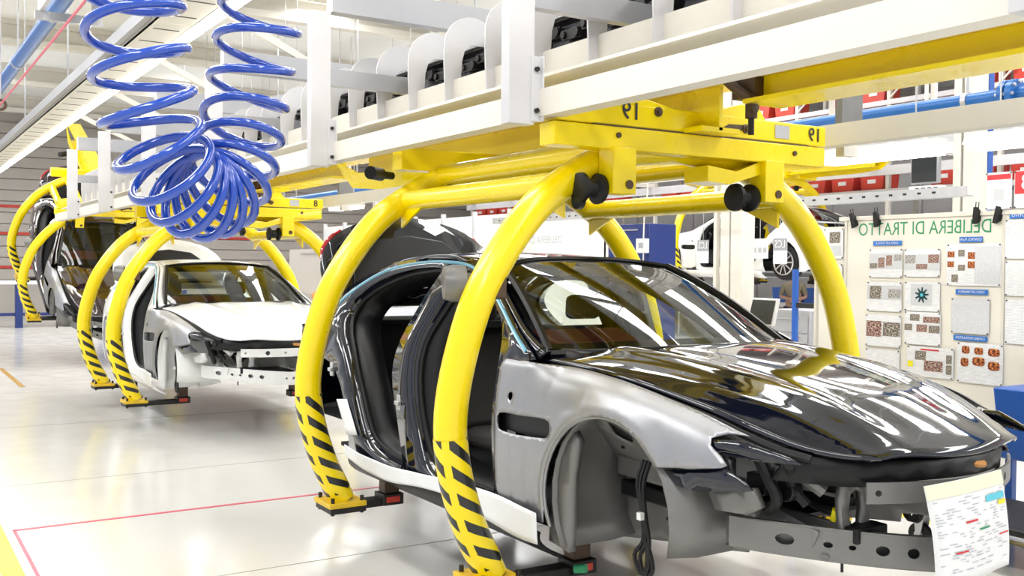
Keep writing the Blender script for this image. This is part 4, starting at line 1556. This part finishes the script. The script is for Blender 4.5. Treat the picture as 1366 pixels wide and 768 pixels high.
def pipe(name, label, y, z, x0, x1, r, m, flanges=(), clamps=(), cat='pipe'):
    t = thing(name, label, cat, (x0, y, z))
    q = MB()
    q.cyl((0, 0, 0), (x1 - x0, 0, 0), r, 18)
    q.build('run', m, t)
    for f in flanges:
        for d in (-.03, .03):
            q = MB()
            q.cyl((f - x0 + d - .022, 0, 0), (f - x0 + d + .022, 0, 0), r * 1.95, 22)
            q.build('flange', m, t)
        for k in range(8):
            a = 2 * PI * k / 8
            q = MB()
            q.cyl((f - x0 - .07, r * 1.6 * math.cos(a), r * 1.6 * math.sin(a)), (f - x0 + .07, r * 1.6 * math.cos(a), r * 1.6 * math.sin(a)), .013, 6)
            q.build('bolt', 'galv', t)
    for c in clamps:
        q = MB()
        q.cyl((c - x0 - .02, 0, 0), (c - x0 + .02, 0, 0), r * 1.18, 18)
        q.build('clamp', 'galv', t)
        q = MB()
        q.cyl((c - x0, 0, r), (c - x0, 0, 6.6 - z), .012, 6)
        q.build('hanger_rod', 'galv', t)
    return t


pipe('supply_pipe', 'blue pipe with a bolted flange running behind carrier 19', 7.0, 3.03, -30, 3, .058, 'pipeblue', (-4.27,), (-4.62, -8, -12, -16, -20, -24))
pipe('supply_pipe', 'thick blue pipe running diagonally at the upper left under the roof', 1.6, 4.35, -27, 3, .082, 'pipeblue', (), (-11.5, -14.5, -19, -23))
pipe('supply_pipe', 'dark red pipe high behind the raised white car', 17.0, 4.15, -34, 3, .10, 'red', (), (-10, -14, -18, -22, -26))
t = thing('pull_cord', 'thin red pull cord slanting across the upper left', 'cord', (-27, 1.24, 3.55))
q = MB()
q.cyl((0, 0, 0), (29, 0, 0), .011, 6)
q.build('cord', 'linepink', t)
for x in (-12.9, -17.5):
    q = MB()
    q.tube([(x + 27, .055 * math.cos(a), .0 + .055 * math.sin(a)) for a in [2 * PI * k / 16 for k in range(16)]], .018, 8, closed=True)
    q.build('guide_ring', 'brown', t)
    q = MB()
    q.cyl((x + 27, 0, .05), (x + 27, 0, 2.6), .008, 6)
    q.build('hanger_rod', 'galv', t)

# cable tray with lamps (upper left)
t = thing('lamp_tray', 'long cream perforated lamp tray crossing the upper left diagonally', 'light', (-26, 2.02, 3.6))
for k in range(18):
    x = k * 1.5
    q = MB()
    q.box(x, x + 1.48, -.20, .10, .0, .012)
    q.box(x, x + 1.48, -.20, -.19, .0, .07)
    q.box(x, x + 1.48, .09, .10, .0, .07)
    q.build('tray_segment', 'cream', t, ang=0)
    q = MB()
    q.cyl((x + .06, .17, .0), (x + 1.42, .17, .0), .035, 10)
    q.build('lamp_tube', 'tube', t)
    for j in range(3):
        q = MB()
        q.box(x + .25 + j * .5, x + .27 + j * .5, -.15, .05, -.003, .0)
        q.build('slot', 'dark', t, ang=0)
q = MB()
q.box(0, 27, -.27, -.22, .02, .12)
q.build('conduit', 'grey', t, ang=0)
q = MB()
q.box(0, 27, .10, .24, .04, .06)
q.build('reflector', 'cream', t, ang=0)
for x in range(1, 27, 4):
    q = MB()
    q.cyl((x, -.05, .07), (x, -.05, 2.9), .01, 6)
    q.build('hanger_rod', 'galv', t)


def luminaire(x, y, z, L_, label, group, ceil=6.6, down=True):
    t = thing('strip_light', label, 'light', (x, y, z), group=group)
    q = MB()
    q.prism([(-.10, 0), (-.05, .07), (.05, .07), (.10, 0)], lambda a, c, d: (d, a, c), 0, L_)
    q.build('housing', 'cream', t, ang=0)
    q = MB()
    q.box(.03, L_ - .03, -.085, .085, -.035, -.001)
    q.build('diffuser', 'tube', t, ang=0)
    for xx in (.2, L_ - .2):
        q = MB()
        q.cyl((xx, 0, .07), (xx, 0, ceil - z), .006, 6)
        q.build('hanger_rod', 'galv', t)
    return t


L0 = luminaire(-5.12, 6.0, 2.56, .98, 'strip light hanging under the far beam beside the number 19', None)
luminaire(-3.93, 6.0, 2.56, .98, 'strip light at the right edge above the notice board', None)
luminaire(-7.6, 6.0, 2.60, 1.35, 'strip light seen between the two roller brackets of carrier 19', None)
for k in range(7):
    o = copy_tree(L0)
    o.location = (-9.8 - 2.4 * k, 6.0, 2.62)
    o['label'] = 'strip light in the row that runs beyond the line of cars'
    o['group'] = 'strip lights beyond the line of cars'
for k in range(10):
    for y in (8.6, 12.2):
        o = copy_tree(L0)
        o.location = (-26 + 2.6 * k, y, 4.6)
        w_ = 'nearer' if y < 10 else 'farther'
        o['label'] = 'strip light in the %s high row over the far line' % w_
        o['group'] = w_ + ' high row of strip lights'

# perforated strut, red rails, monitor by the column
t = thing('perforated_tray', 'galvanised perforated tray running behind the far hoop above the board', 'tray', (-14, 8.5, 2.45))
q = MB()
q.box(0, 8.4, 0, .01, 0, .085)
q.box(0, 8.4, 0, .12, -.01, 0)
q.build('tray', 'galv', t, ang=0)
for k in range(50):
    q = MB()
    q.box(.2 + k * .16, .24 + k * .16, -.002, 0, .03, .05)
    q.build('slot', 'dark', t, ang=0)
t['kind'] = 'structure'
t = thing('hanging_monitor', 'dark square monitor hanging left of the blue edged column', 'monitor', (-6.34, 8.9, 2.60))
q = MB()
q.box(-.15, .16, 0, .06, .02, .30)
q.build('bezel', 'grey', t, bevel=.01)
q = MB()
q.box(-.135, .145, -.005, 0, .035, .285)
q.build('screen', 'screen', t, ang=0)
q = MB()
q.box(-.17, .18, .0, .12, -.07, .0)
q.build('connector_box', 'whmetal', t, bevel=.008)
for k in range(4):
    q = MB()
    q.box(-.09 + k * .07, -.05 + k * .07, -.006, 0, -.05, -.02)
    q.build('socket', 'dark', t, ang=0)
q = MB()
q.cyl((0, .03, .3), (0, .03, 4.0), .02, 8)
q.build('drop_pole', 'cream', t)

# yellow hoist at the right edge
t = thing('hoist_trolley', 'yellow hoist trolley at the right edge behind the blue edged column', 'hoist', (-5.7, 9.9, 2.7))
q = MB()
q.box(.05, 3.0, -.06, .06, .02, .24)
q.build('beam', 'yellow', t, bevel=.01)
for x in (.28, .62):
    q = MB()
    q.lathe([(0, .03), (.01, .08), (.06, .08), (.07, .04)], (x, -.14, .12), (0, 1, 0), 18)
    q.build('wheel', 'rubber', t)
q = MB()
q.box(.30, .40, -.05, .05, .24, .36)
q.tube(spline([(.35, 0, .36), (.42, 0, .42), (.35, 0, .48), (.28, 0, .42)], 4), .02, 8)
q.build('hook', 'orange', t)
q = MB()
q.bar((.35, 0, .48), (.35, 0, 3.9), .02, .02, (0, 1, 0))
q.build('hanger_rod', 'galv', t, ang=0)
q = MB()
q.box(.05, .20, -.06, .06, -.45, .0)
q.build('leg', 'yellow', t)


# ------------------------------------------------------------------ far racks with red bins
def rack(x0, n, y, zs, label):
    t = thing('storage_rack', label, 'rack', (x0, y, 0))
    for k in range(n + 1):
        for dy in (0, .9):
            q = MB()
            q.box(k * 2.4 - .04, k * 2.4 + .04, dy - .04, dy + .04, 0, 6.0)
            q.build('upright', 'cream', t, ang=0)
        q = MB()
        if k < n:
            q.bar((k * 2.4, -.02, zs[-1] + .02), (k * 2.4 + .7, -.02, zs[-1] + .62), .03, .03, (0, 1, 0))
            q.build('brace', 'cream', t, ang=0)
    for z in zs:
        q = MB()
        q.box(0, n * 2.4, -.05, .95, z - .10, z)
        q.build('shelf', 'lgrey', t, ang=0)
    return t


rack(-30, 10, 17.4, (1.0, 2.2, 3.4, 4.45, 5.2), 'tall white storage rack with red bins far behind the cars')
bin0 = thing('parts_bin', 'red plastic parts bin on the upper shelves of the tall rack', 'bin', group='red parts bins on the tall rack')
q = MB()
q.prism([(-.26, 0), (.26, 0), (.30, .34), (-.30, .34)], lambda a, c, d: (a, d, c), 0, .5)
q.build('tub', 'red', bin0, bevel=.01)
q = MB()
q.box(-.10, .10, -.012, 0, .14, .22)
q.build('label_holder', 'whiteprint', bin0, ang=0)
first = True
for z in (3.4, 4.45, 5.2):
    for k in range(30):
        if random.random() < .12:
            continue
        o = bin0 if first else copy_tree(bin0)
        first = False
        sh = {3.4: 'third shelf up', 4.45: 'fourth shelf up', 5.2: 'topmost shelf'}[z]
        o['label'] = 'red plastic parts bin on the %s of the tall rack' % sh
        o['group'] = 'red parts bins on the ' + sh
        o.location = (-30 + (k // 3) * 2.4 + (.45, 1.2, 1.95)[k % 3], 17.46, z)
bb0 = thing('blue_parts_bin', 'blue plastic parts bin on the lower shelves of the tall rack', 'bin', group='blue parts bins on the tall rack')
q = MB()
q.prism([(-.26, 0), (.26, 0), (.30, .34), (-.30, .34)], lambda a, c, d: (a, d, c), 0, .5)
q.build('tub', 'blue', bb0, bevel=.01)
first = True
for z in (1.0, 2.2):
    for k in range(30):
        if random.random() < .35:
            continue
        o = bb0 if first else copy_tree(bb0)
        first = False
        sh = {1.0: 'lowest shelf', 2.2: 'second shelf up'}[z]
        o['label'] = 'blue plastic parts bin on the %s of the tall rack' % sh
        o['group'] = 'blue parts bins on the ' + sh
        o.location = (-30 + (k // 3) * 2.4 + (.45, 1.2, 1.95)[k % 3], 17.46, z)


def trolley(x, y, w, d, h, m, label, nd=4, name='tool_trolley', cat='trolley'):
    t = thing(name, label, cat, (x, y, 0))
    q = MB()
    q.box(-w / 2, w / 2, 0, d, .12, h)
    q.build('body', m, t, bevel=.01)
    for k in range(nd):
        z = .16 + (h - .2) * k / nd
        dz = (h - .2) / nd - .02
        q = MB()
        q.box(-w / 2 + .03, w / 2 - .03, -.012, 0, z, z + dz)
        dr = q.build('drawer', m, t, bevel=.003)
        q = MB()
        q.box(-w / 4, w / 4, -.03, -.012, z + dz - .05, z + dz - .03)
        q.build('handle', 'galv', dr, ang=0)
    for sx in (-1, 1):
        for sy in (.05, d - .05):
            q = MB()
            q.cyl((sx * (w / 2 - .06) - .015, sy, .06), (sx * (w / 2 - .06) + .015, sy, .06), .06, 12)
            q.build('wheel', 'rubber', t)
    return t


trolley(-8.15, 9.0, .62, .5, 1.28, 'grey', 'grey drawer cabinet between the column and the board', 5, 'drawer_cabinet', 'cabinet')
trolley(-13.6, 11.0, 1.1, .6, 2.5, 'navy', 'tall dark blue cabinet behind the black car roof', 2, 'tall_cabinet', 'cabinet')
trolley(-15.3, 8.4, 1.2, .6, 1.75, 'blue', 'blue cabinet seen through the rear door opening of the black car', 3, 'blue_cabinet', 'cabinet')
trolley(-17.3, 8.0, 1.0, .6, 1.1, 'wallw', 'low white cabinet beyond the rear of the black car', 3, 'white_cabinet', 'cabinet')
trolley(-10.9, 8.0, .8, .5, 1.62, 'board', 'white perforated cabinet seen through the windshield', 0, 'white_cabinet', 'cabinet')
trolley(-21.0, 8.2, 3.2, .6, 2.1, 'wallb', 'long beige cabinet behind the white car', 2, 'beige_cabinet', 'cabinet')
trolley(-12.7, 7.4, .9, .5, 1.0, 'blue', 'blue trolley between the white car and the black car', 4)
t = thing('switch_box', 'small white switch box on a conduit in front of the dark blue cabinet', 'switch', (-13.05, 10.9, 2.12))
q = MB()
q.box(-.13, .13, -.08, 0, -.12, .12)
q.build('box', 'whmetal', t, bevel=.012)
q = MB()
q.box(-.05, .06, -.085, -.08, -.04, .05)
q.build('switch_plate', 'grey', t, ang=0)
q = MB()
q.tube(spline([(0, -.02, .12), (.02, -.02, .6), (.1, -.02, 1.2), (.12, -.02, 4.4)], 4), .012, 6)
q.tube([(0, -.02, -.12), (0, -.02, -2.1)], .012, 6)
q.build('conduit', 'cream', t)

# monitor on a stand and blue pole beside the board
t = thing('computer_monitor', 'dark computer monitor with white frame on a stand left of the board', 'monitor', (-6.13, 6.4, 0), rot=(0, 0, -.1))
q = MB()
q.prism([(0, 1.27), (.035, 1.27), (.09, 1.50), (.055, 1.50)], lambda a, c, d: (d, a, c), -.16, .16)
q.build('frame', 'whmetal', t, bevel=.004)
q = MB()
q.prism([(-.004, 1.285), (0, 1.285), (.052, 1.485), (.048, 1.485)], lambda a, c, d: (d, a, c), -.145, .145)
q.build('screen', 'screen', t, ang=0)
q = MB()
q.cyl((0, .10, .05), (0, .10, 1.40), .025, 10)
q.box(-.03, .03, .05, .10, 1.36, 1.42)
q.build('stand_pole', 'grey', t)
q = MB()
q.box(-.25, .25, -.15, .35, 0, .05)
q.build('base', 'grey', t, bevel=.01)
t = thing('blue_pole', 'blue upright pole with a black bracket beside the left panel of the board', 'pole', (-7.35, 8.2, 0))
q = MB()
q.cyl((0, 0, 0), (0, 0, 1.75), .035, 12)
q.build('pole', 'blue', t)
q = MB()
q.box(0, .36, -.02, .02, 1.35, 1.40)
q.build('bracket', 'dark', t, ang=0)

# blue container with hoses at the right edge
t = thing('blue_container', 'blue container with hoses standing at the right edge in front of the board', 'container', (-3.62, 6.62, 0))
q = MB()
q.prism([(-.30, .5), (.5, .5), (.55, .97), (-.36, .97)], lambda a, c, d: (a, d, c), -.25, .25)
q.build('tub', 'blue', t, bevel=.012)
q = MB()
q.box(-.16, .45, .05, .16, .97, 1.17)
q.lathe([(0, .055), (.02, .06), (.03, .03)], (.02, .05, 1.07), (0, -1, 0), 16)
q.build('motor_block', 'blue', t, bevel=.01)
q = MB()
q.tube(spline([(-.22, .0, .99), (-.1, -.05, 1.03), (.05, -.06, 1.02), (.3, -.05, 1.06)], 4), .03, 10)
q.build('hose', 'rubber', t)
q = MB()
q.tube(spline([(-.15, -.1, .99), (.0, -.1, 1.0), (.2, -.1, 1.06), (.4, -.1, 1.05)], 4), .022, 10)
q.build('hose', 'blue', t)
for sx in (-.25, .45):
    for sy in (-.2, .2):
        q = MB()
        q.box(sx - .025, sx + .025, sy - .025, sy + .025, 0, .51)
        q.build('leg', 'blue', t, ang=0)

# low cart with caster beyond the car front
t = thing('low_cart', 'low grey cart on a caster beyond the front of the black car', 'cart', (-3.90, 5.80, 0))
q = MB()
q.box(-.14, 1.6, -.25, .5, .22, .26)
q.build('deck', 'dark', t, bevel=.01)
for x in (-.08, 1.5):
    q = MB()
    q.cyl((x, -.2, .075), (x, -.16, .075), .075, 18)
    q.build('wheel', 'rubber', t)
    q = MB()
    q.cyl((x, -.205, .075), (x, -.155, .075), .03, 12)
    q.build('hub', 'galv', t)
    q = MB()
    q.prism([(x - .03, .22), (x + .05, .22), (x + .02, .06), (x - .01, .06)], lambda a, c, d: (a, d, c), -.215, -.208)
    q.prism([(x - .03, .22), (x + .05, .22), (x + .02, .06), (x - .01, .06)], lambda a, c, d: (a, d, c), -.152, -.145)
    q.build('fork', 'galv', t, ang=0)
    q = MB()
    q.cyl((x, .4, .075), (x, .44, .075), .075, 18)
    q.build('wheel', 'rubber', t)

# bench at the far left
t = thing('work_bench', 'long pale bench on blue legs at the far left behind the tilted car', 'bench', (-30, 3.2, 0))
q = MB()
q.box(-.5, .3, -4, 5, 1.16, 1.26)
q.build('top', 'whmetal', t, bevel=.01)
for y in (-3.6, -1.2, .1, 2.2, 4.4):
    q = MB()
    q.box(.1, .28, y - .09, y + .09, 0, 1.16)
    q.build('leg', 'navy', t, ang=0)
q = MB()
q.box(.15, .22, -3.6, 4.4, .32, .40)
q.build('stretcher', 'navy', t, ang=0)

# second line rail carrying the far carrier
t = thing('overhead_rail', 'far overhead rail over the raised white car', 'conveyor', (-17, 15.5, 3.9))
q = MB()
q.box(-12, 14, -.08, .08, 0, .18)
q.build('rail', 'galv', t, ang=0)
for s in (-1.15, 1.15):
    q = MB()
    q.box(-12, 14, s - .04, s + .04, -.30, -.12)
    q.build('side_beam', 'lgrey', t, ang=0)
for k in range(12):
    q = MB()
    q.box(-11.5 + k * 2.2, -11.42 + k * 2.2, -1.2, 1.2, -.12, -.02)
    q.build('cross_beam', 'cream', t, ang=0)
    q = MB()
    q.box(-11.5 + k * 2.2, -11.42 + k * 2.2, -.04, .04, .18, 2.7)
    q.build('hanger', 'cream', t, ang=0)


def hang_sign(x, y, z, w, h, label, big=None, m='print'):
    t = thing('hanging_sign', label, 'sign', (x, y, z))
    b = MB()
    b.add([(-w / 2, 0, 0), (w / 2, 0, 0), (w / 2, 0, h), (-w / 2, 0, h), (-w / 2, .006, 0), (w / 2, .006, 0), (w / 2, .006, h), (-w / 2, .006, h)],
          [(0, 1, 2, 3), (7, 6, 5, 4)], [((0, 0), (1, 0), (1, 1), (0, 1))] * 2)
    b.build('sheet', m, t, ang=0)
    if big:
        b = MB()
        b.box(-w / 2, w / 2, -.004, -.001, h * .52, h)
        b.build('header', 'grey', t, ang=0)
        text_on(big, h * .42, lambda a, c: (a, -.008, h * .76 + c), 'whiteprint', 'lettering', t, .8)
    else:
        for a in (-.3, 0, .3):
            b = MB()
            b.box(a * w - w * .1, a * w + w * .1, -.004, -.001, h * .3, h * .55)
            b.build('printed_picture', 'photo_grey', t, ang=0)
    b = MB()
    b.cyl((0, .003, h), (0, .003, 3.61 - z), .006, 5)
    b.build('wire', 'galv', t)
    return t


hang_sign(-15.27, 14.30, 1.86, .33, .47, 'hanging LCS sign sheet at the left of the raised white car', 'LCS')
hang_sign(-13.20, 14.30, 1.85, .34, .48, 'hanging LCS sign sheet in front of the wheel of the raised white car', 'LCS')
hang_sign(-13.68, 14.27, 1.95, .42, .38, 'hanging sheet with small photos left of the wheel of the raised white car')


# ------------------------------------------------------------------ paper job sheet on the car front
def job_sheet():
    t = thing('job_sheet', 'large white job sheet taped to the front crossbar of the black car', 'paper', (-2.25, 3.42, .62))
    ox, oy, oz = -2.25, 3.42, .62

    def sp(u, v):
        y = 3.182 + .47 * u + oy * 0
        z = .976 + .015 * u - .37 * (1 - v) - .0
        x = -2.243 + .015 * (1 - v) + .018 * math.sin((1 - v) * 2.6) + .012 * math.sin(u * PI) + .010 * (1 - v) * math.sin(u * 5)
        return (x - ox, y - oy + .045 * (1 - v), z - oz)
    q = MB()
    q.grid(sp, 10, 12)
    q.build('sheet', 'paper', t, ang=60, thick=.0015)

    def patch(u0, u1, v0, v1, m, off=.003, nu=4, name='printed_patch'):
        b = MB()
        b.grid(lambda u, v: tuple(Vector(sp(u0 + (u1 - u0) * u, v0 + (v1 - v0) * v)) + Vector((off, 0, 0))), nu, 3)
        return b.build(name, m, t, ang=60)
    patch(0, 1, .86, 1, 'cpaper', name='tape_band', nu=8)
    patch(.70, .97, .725, .79, 'cyanprint')
    patch(.87, .98, .665, .71, 'yelprint')
    patch(.38, .54, .575, .595, 'redprint')
    patch(.55, .70, .475, .495, 'green')
    patch(.22, .37, .30, .318, 'redprint')
    patch(.84, .98, .36, .375, 'redprint')
    patch(.03, .30, .02, .06, 'ltext')
    random.seed(3)
    for r in range(26):
        v = .82 - r * .028
        u = .05
        while u < .93:
            w = random.uniform(.03, .12)
            if random.random() < .55:
                patch(u, min(.96, u + w), v, v + .008, 'ltext', .0025, 1, 'print_line')
            u += w + random.uniform(.02, .08)
    return t


job_sheet()

# green cap lying on the carrier arm
t = MB().cyl((0, 0, 0), (.05, .03, .01), .022, 12).build('plug', 'green')
t.location = (-3.90, 2.85, .30)
tag(t, 'small green plug beside the front foot of carrier 19', 'plug')

# ------------------------------------------------------------------ coiled air hose
CL = [(-2.857, 0.573, 2.636), (-2.848, 0.583, 2.536), (-2.839, 0.593, 2.415), (-2.828, 0.606, 2.295), (-2.835, 0.627, 2.178),
      (-2.857, 0.664, 2.071), (-2.905, 0.732, 1.98), (-2.949, 0.812, 1.946), (-2.995, 0.891, 1.992), (-3.038, 0.94, 2.108),
      (-3.068, 0.972, 2.24), (-3.059, 0.992, 2.379), (-3.05, 1.012, 2.529), (-3.048, 1.02, 2.656), (-3.047, 1.026, 2.771)]


def air_hose():
    c = spline([Vector(p) for p in CL], 60)
    n = len(c)
    T = [(c[min(i + 1, n - 1)] - c[max(i - 1, 0)]).normalized() for i in range(n)]
    nr = Vector((1, 0, 0))
    ph = 0.4
    pts = []
    for i in range(n):
        nr = (nr - T[i] * nr.dot(T[i])).normalized()
        bn = T[i].cross(nr)
        seg = (c[i] - c[i - 1]).length if i else 0
        f = i / n
        pitch = .118 - .084 * math.exp(-((f - .50) / .13) ** 2)
        ph += 2 * PI * seg / pitch
        r = .128 - .010 * f
        pts.append(c[i] + nr * (r * math.cos(ph)) + bn * (r * math.sin(ph)))
    t = thing('coiled_air_hose', 'blue coiled air hose hanging in a loop in the left foreground', 'hose', (-2.95, .8, 1.9))
    o = Vector((-2.95, .8, 1.9))
    # resample so that the tube stays even
    out, acc = [pts[0]], 0
    for a, b_ in zip(pts, pts[1:]):
        d = (b_ - a).length
        k = max(1, int(d / .012))
        for j in range(1, k + 1):
            out.append(a + (b_ - a) * j / k)
    q = MB()
    q.tube([p - o for p in out], 0.0134, 10)
    q.build('coil', 'hose', t, ang=80)
    for p in (out[0], out[-1]):
        q = MB()
        q.tube([p - o, Vector((p.x, p.y, 3.6)) - o], 0.0134, 8)
        q.build('supply_hose', 'hose', t)


air_hose()
t = MB().box(-.15, .15, -.4, .4, 0, .08).build('hose_bracket', 'grey')
t.location = (-2.95, .8, 3.6)
tag(t, 'grey bracket above the frame from which the coiled hose hangs', 'bracket')


# ------------------------------------------------------------------ worker half hidden behind the wheel
def person():
    t = thing('person', 'person in khaki work clothes standing behind the raised white car, forearms crossed', 'person', (-15.2, 16.9, 0), rot=(0, 0, .55))

    def skin(name, vs, es, rs, m, sub=2):
        me = bpy.data.meshes.new(name)
        me.from_pydata(vs, es, [])
        me.materials.append(M[m])
        o = bpy.data.objects.new(name, me)
        COL.objects.link(o)
        o.parent = t
        md = o.modifiers.new('k', 'SKIN')
        for i, r in enumerate(rs):
            sv = me.skin_vertices[0].data[i]
            sv.radius = (r, r) if not isinstance(r, tuple) else r
        me.skin_vertices[0].data[0].use_root = True
        md.use_smooth_shade = True
        md = o.modifiers.new('d', 'SUBSURF')
        md.levels = md.render_levels = sub
        return o
    vs = [(0, 0, .95), (0, 0, 1.15), (0, 0, 1.36), (0, 0, 1.46), (0, -.01, 1.54), (0, -.02, 1.64), (0, -.01, 1.72),
          (-.19, 0, 1.40), (-.27, -.02, 1.15), (-.05, -.26, 1.12), (.04, -.28, 1.13),
          (.19, 0, 1.40), (.27, -.02, 1.15), (.05, -.24, 1.08), (-.04, -.27, 1.06),
          (-.10, 0, .88), (-.11, -.01, .50), (-.12, .02, .08), (-.12, -.14, .04),
          (.10, 0, .88), (.11, -.01, .50), (.12, .02, .08), (.12, -.14, .04)]
    es = [(0, 1), (1, 2), (2, 3), (3, 4), (4, 5), (5, 6), (2, 7), (7, 8), (8, 9), (9, 10), (2, 11), (11, 12), (12, 13), (13, 14),
          (0, 15), (15, 16), (16, 17), (17, 18), (0, 19), (19, 20), (20, 21), (21, 22)]
    rs = [(.16, .11), (.15, .10), (.16, .11), .06, .055, (.078, .095), (.06, .07), .062, .045, .034, .035, .062, .045, .034, .035,
          .085, .06, .04, .035, .085, .06, .04, .035]
    skin('body', vs, es, rs, 'skin')
    sh = [(0, 0, .90), (0, 0, 1.15), (0, 0, 1.36), (0, 0, 1.44), (-.19, 0, 1.40), (-.27, -.02, 1.17), (.19, 0, 1.40), (.27, -.02, 1.17)]
    skin('shirt', sh, [(0, 1), (1, 2), (2, 3), (2, 4), (4, 5), (2, 6), (6, 7)], [(.175, .125), (.165, .12), (.175, .125), .075, .078, .058, .078, .058], 'olive')
    tr = [(0, 0, .93), (-.10, 0, .86), (-.11, -.01, .50), (-.12, .02, .10), (.10, 0, .86), (.11, -.01, .50), (.12, .02, .10)]
    skin('trousers', tr, [(0, 1), (1, 2), (2, 3), (0, 4), (4, 5), (5, 6)], [(.17, .12), .10, .075, .06, .10, .075, .06], 'navy')
    q = MB()
    q.lathe([(0, .10), (.05, .105), (.09, .085), (.115, .03)], (0, .01, 1.66), (0, 0, 1), 16)
    q.build('hair', 'hair', t)
    for s in (-1, 1):
        for k in range(5):
            x = s * -.05
            q = MB()
            z = (1.13 if s < 0 else 1.06) + (.02 - .012 * k)
            q.tube(spline([(x, -.27, z), (x - s * .04, -.285, z - .005), (x - s * (.075 - .004 * abs(k - 1.5)), -.275, z - .02)], 3), .009, 6)
            q.build('finger', 'skin', t)
    q = MB()
    q.prism([(-.012, 1.60), (.012, 1.60), (.006, 1.645), (-.006, 1.645)], lambda a, c, d: (a, d, c), -.135, -.10)
    q.build('nose', 'skin', t, bevel=.004)
    for s in (-1, 1):
        q = MB()
        q.cyl((s * .03, -.118, 1.65), (s * .03, -.10, 1.65), .010, 8)
        q.build('eye', 'ink', t)
        q = MB()
        q.cyl((s * .078, -.01, 1.63), (s * .094, -.01, 1.635), .026, 8)
        q.build('ear', 'skin', t)


person()


# ------------------------------------------------------------------ partition, far posters, gloves, small clutter
t = thing('partition', 'white panelled partition far behind the gap between the white and the black car', 'partition', (-24, 11.6, 0))
for k in range(7):
    q = MB()
    q.box(-4.9 + k * 1.5, -3.44 + k * 1.5, 0, .05, .1, 2.9)
    q.build('panel', 'wallw', t, ang=0)
for k in range(8):
    q = MB()
    q.box(-4.95 + k * 1.5, -4.89 + k * 1.5, -.03, .08, 0, 3.0)
    q.build('post', 'lgrey', t, ang=0)
for k, (x, z, w, h, m, lab) in enumerate(((-24.6, 2.35, .5, .32, 'bluelabel', 'blue sign on the far white partition'),
                                          (-24.0, 1.75, .62, .95, 'cpaper', 'cream poster beside the blue sign on the far partition'),
                                          (-23.0, 1.9, .5, .7, 'print', 'white printed poster right of the cream poster on the far partition'),
                                          (-22.2, 1.9, .45, .7, 'printgrey', 'grey printed poster at the right of the far partition'),
                                          (-26.0, 1.6, .8, .5, 'redprint', 'red poster on the left part of the far partition'))):
    p = thing('wall_poster', lab, 'poster', (x, 11.59, z))
    q = MB()
    q.box(-w / 2, w / 2, -.004, .006, 0, h)
    q.build('sheet', m, p, ang=0)
    q = MB()
    q.box(-w / 2 + .06, w / 2 - .06, -.007, -.004, h * .3, h * .6)
    q.build('printed_picture', 'photo_grey' if m != 'bluelabel' else 'whiteprint', p, ang=0)

t = thing('work_glove', 'ochre work glove lying on the rear fender of the black car', 'glove', (-6.98, 2.80, 1.50), rot=(0, .3, .5))
q = MB()
q.lathe([(0, .03), (.03, .045), (.09, .052), (.14, .05), (.17, .035)], (-.1, 0, 0), (1, 0, -.1), 12)
q.build('palm', 'orange', t)
for k in range(4):
    q = MB()
    q.tube(spline([(.05, -.035 + k * .023, 0), (.11, -.04 + k * .027, .01), (.155, -.045 + k * .03, -.012)], 3), .012, 6)
    q.build('finger', 'orange', t)
q = MB()
q.tube(spline([(-.02, -.04, 0), (.03, -.075, .01), (.08, -.085, -.005)], 3), .013, 6)
q.build('thumb', 'orange', t)

t = thing('pipe_duct_box', 'pale sheet metal duct box round the blue pipe at the upper left', 'duct', (-9.6, 1.6, 4.35))
q = MB()
q.box(-1.0, .6, -.26, -.22, -.22, .35)
q.box(-1.0, .6, .22, .26, -.22, .35)
q.box(-1.0, .6, -.26, .26, .31, .35)
q.build('casing', 'lgrey', t, ang=0)
for x in (-.9, .5):
    q = MB()
    q.box(x - .03, x + .03, -.3, .3, -.30, -.22)
    q.build('cross_strap', 'galv', t, ang=0)
    q = MB()
    q.cyl((x, .28, -.2), (x, .28, 2.25), .012, 6)
    q.build('hanger_rod', 'galv', t)

for k, (x, y, z, m, lab) in enumerate(((-12.4, 7.6, 1.02, 'orange', 'orange plastic crate on the blue trolley behind the black car'),
                                       (-17.1, 8.25, 1.12, 'blue', 'blue crate on the low white cabinet behind the black car'),
                                       (-17.5, 8.25, 1.12, 'red', 'red crate on the low white cabinet behind the black car'))):
    p = thing('crate', lab, 'crate', (x, y, z))
    q = MB()
    q.prism([(-.15, 0), (.15, 0), (.18, .16), (-.18, .16)], lambda a, c, d: (a, d, c), -.12, .12)
    q.build('tub', m, p, bevel=.008)
    q = MB()
    q.box(-.19, .19, -.13, .13, .16, .18)
    q.build('rim', m, p, bevel=.005)
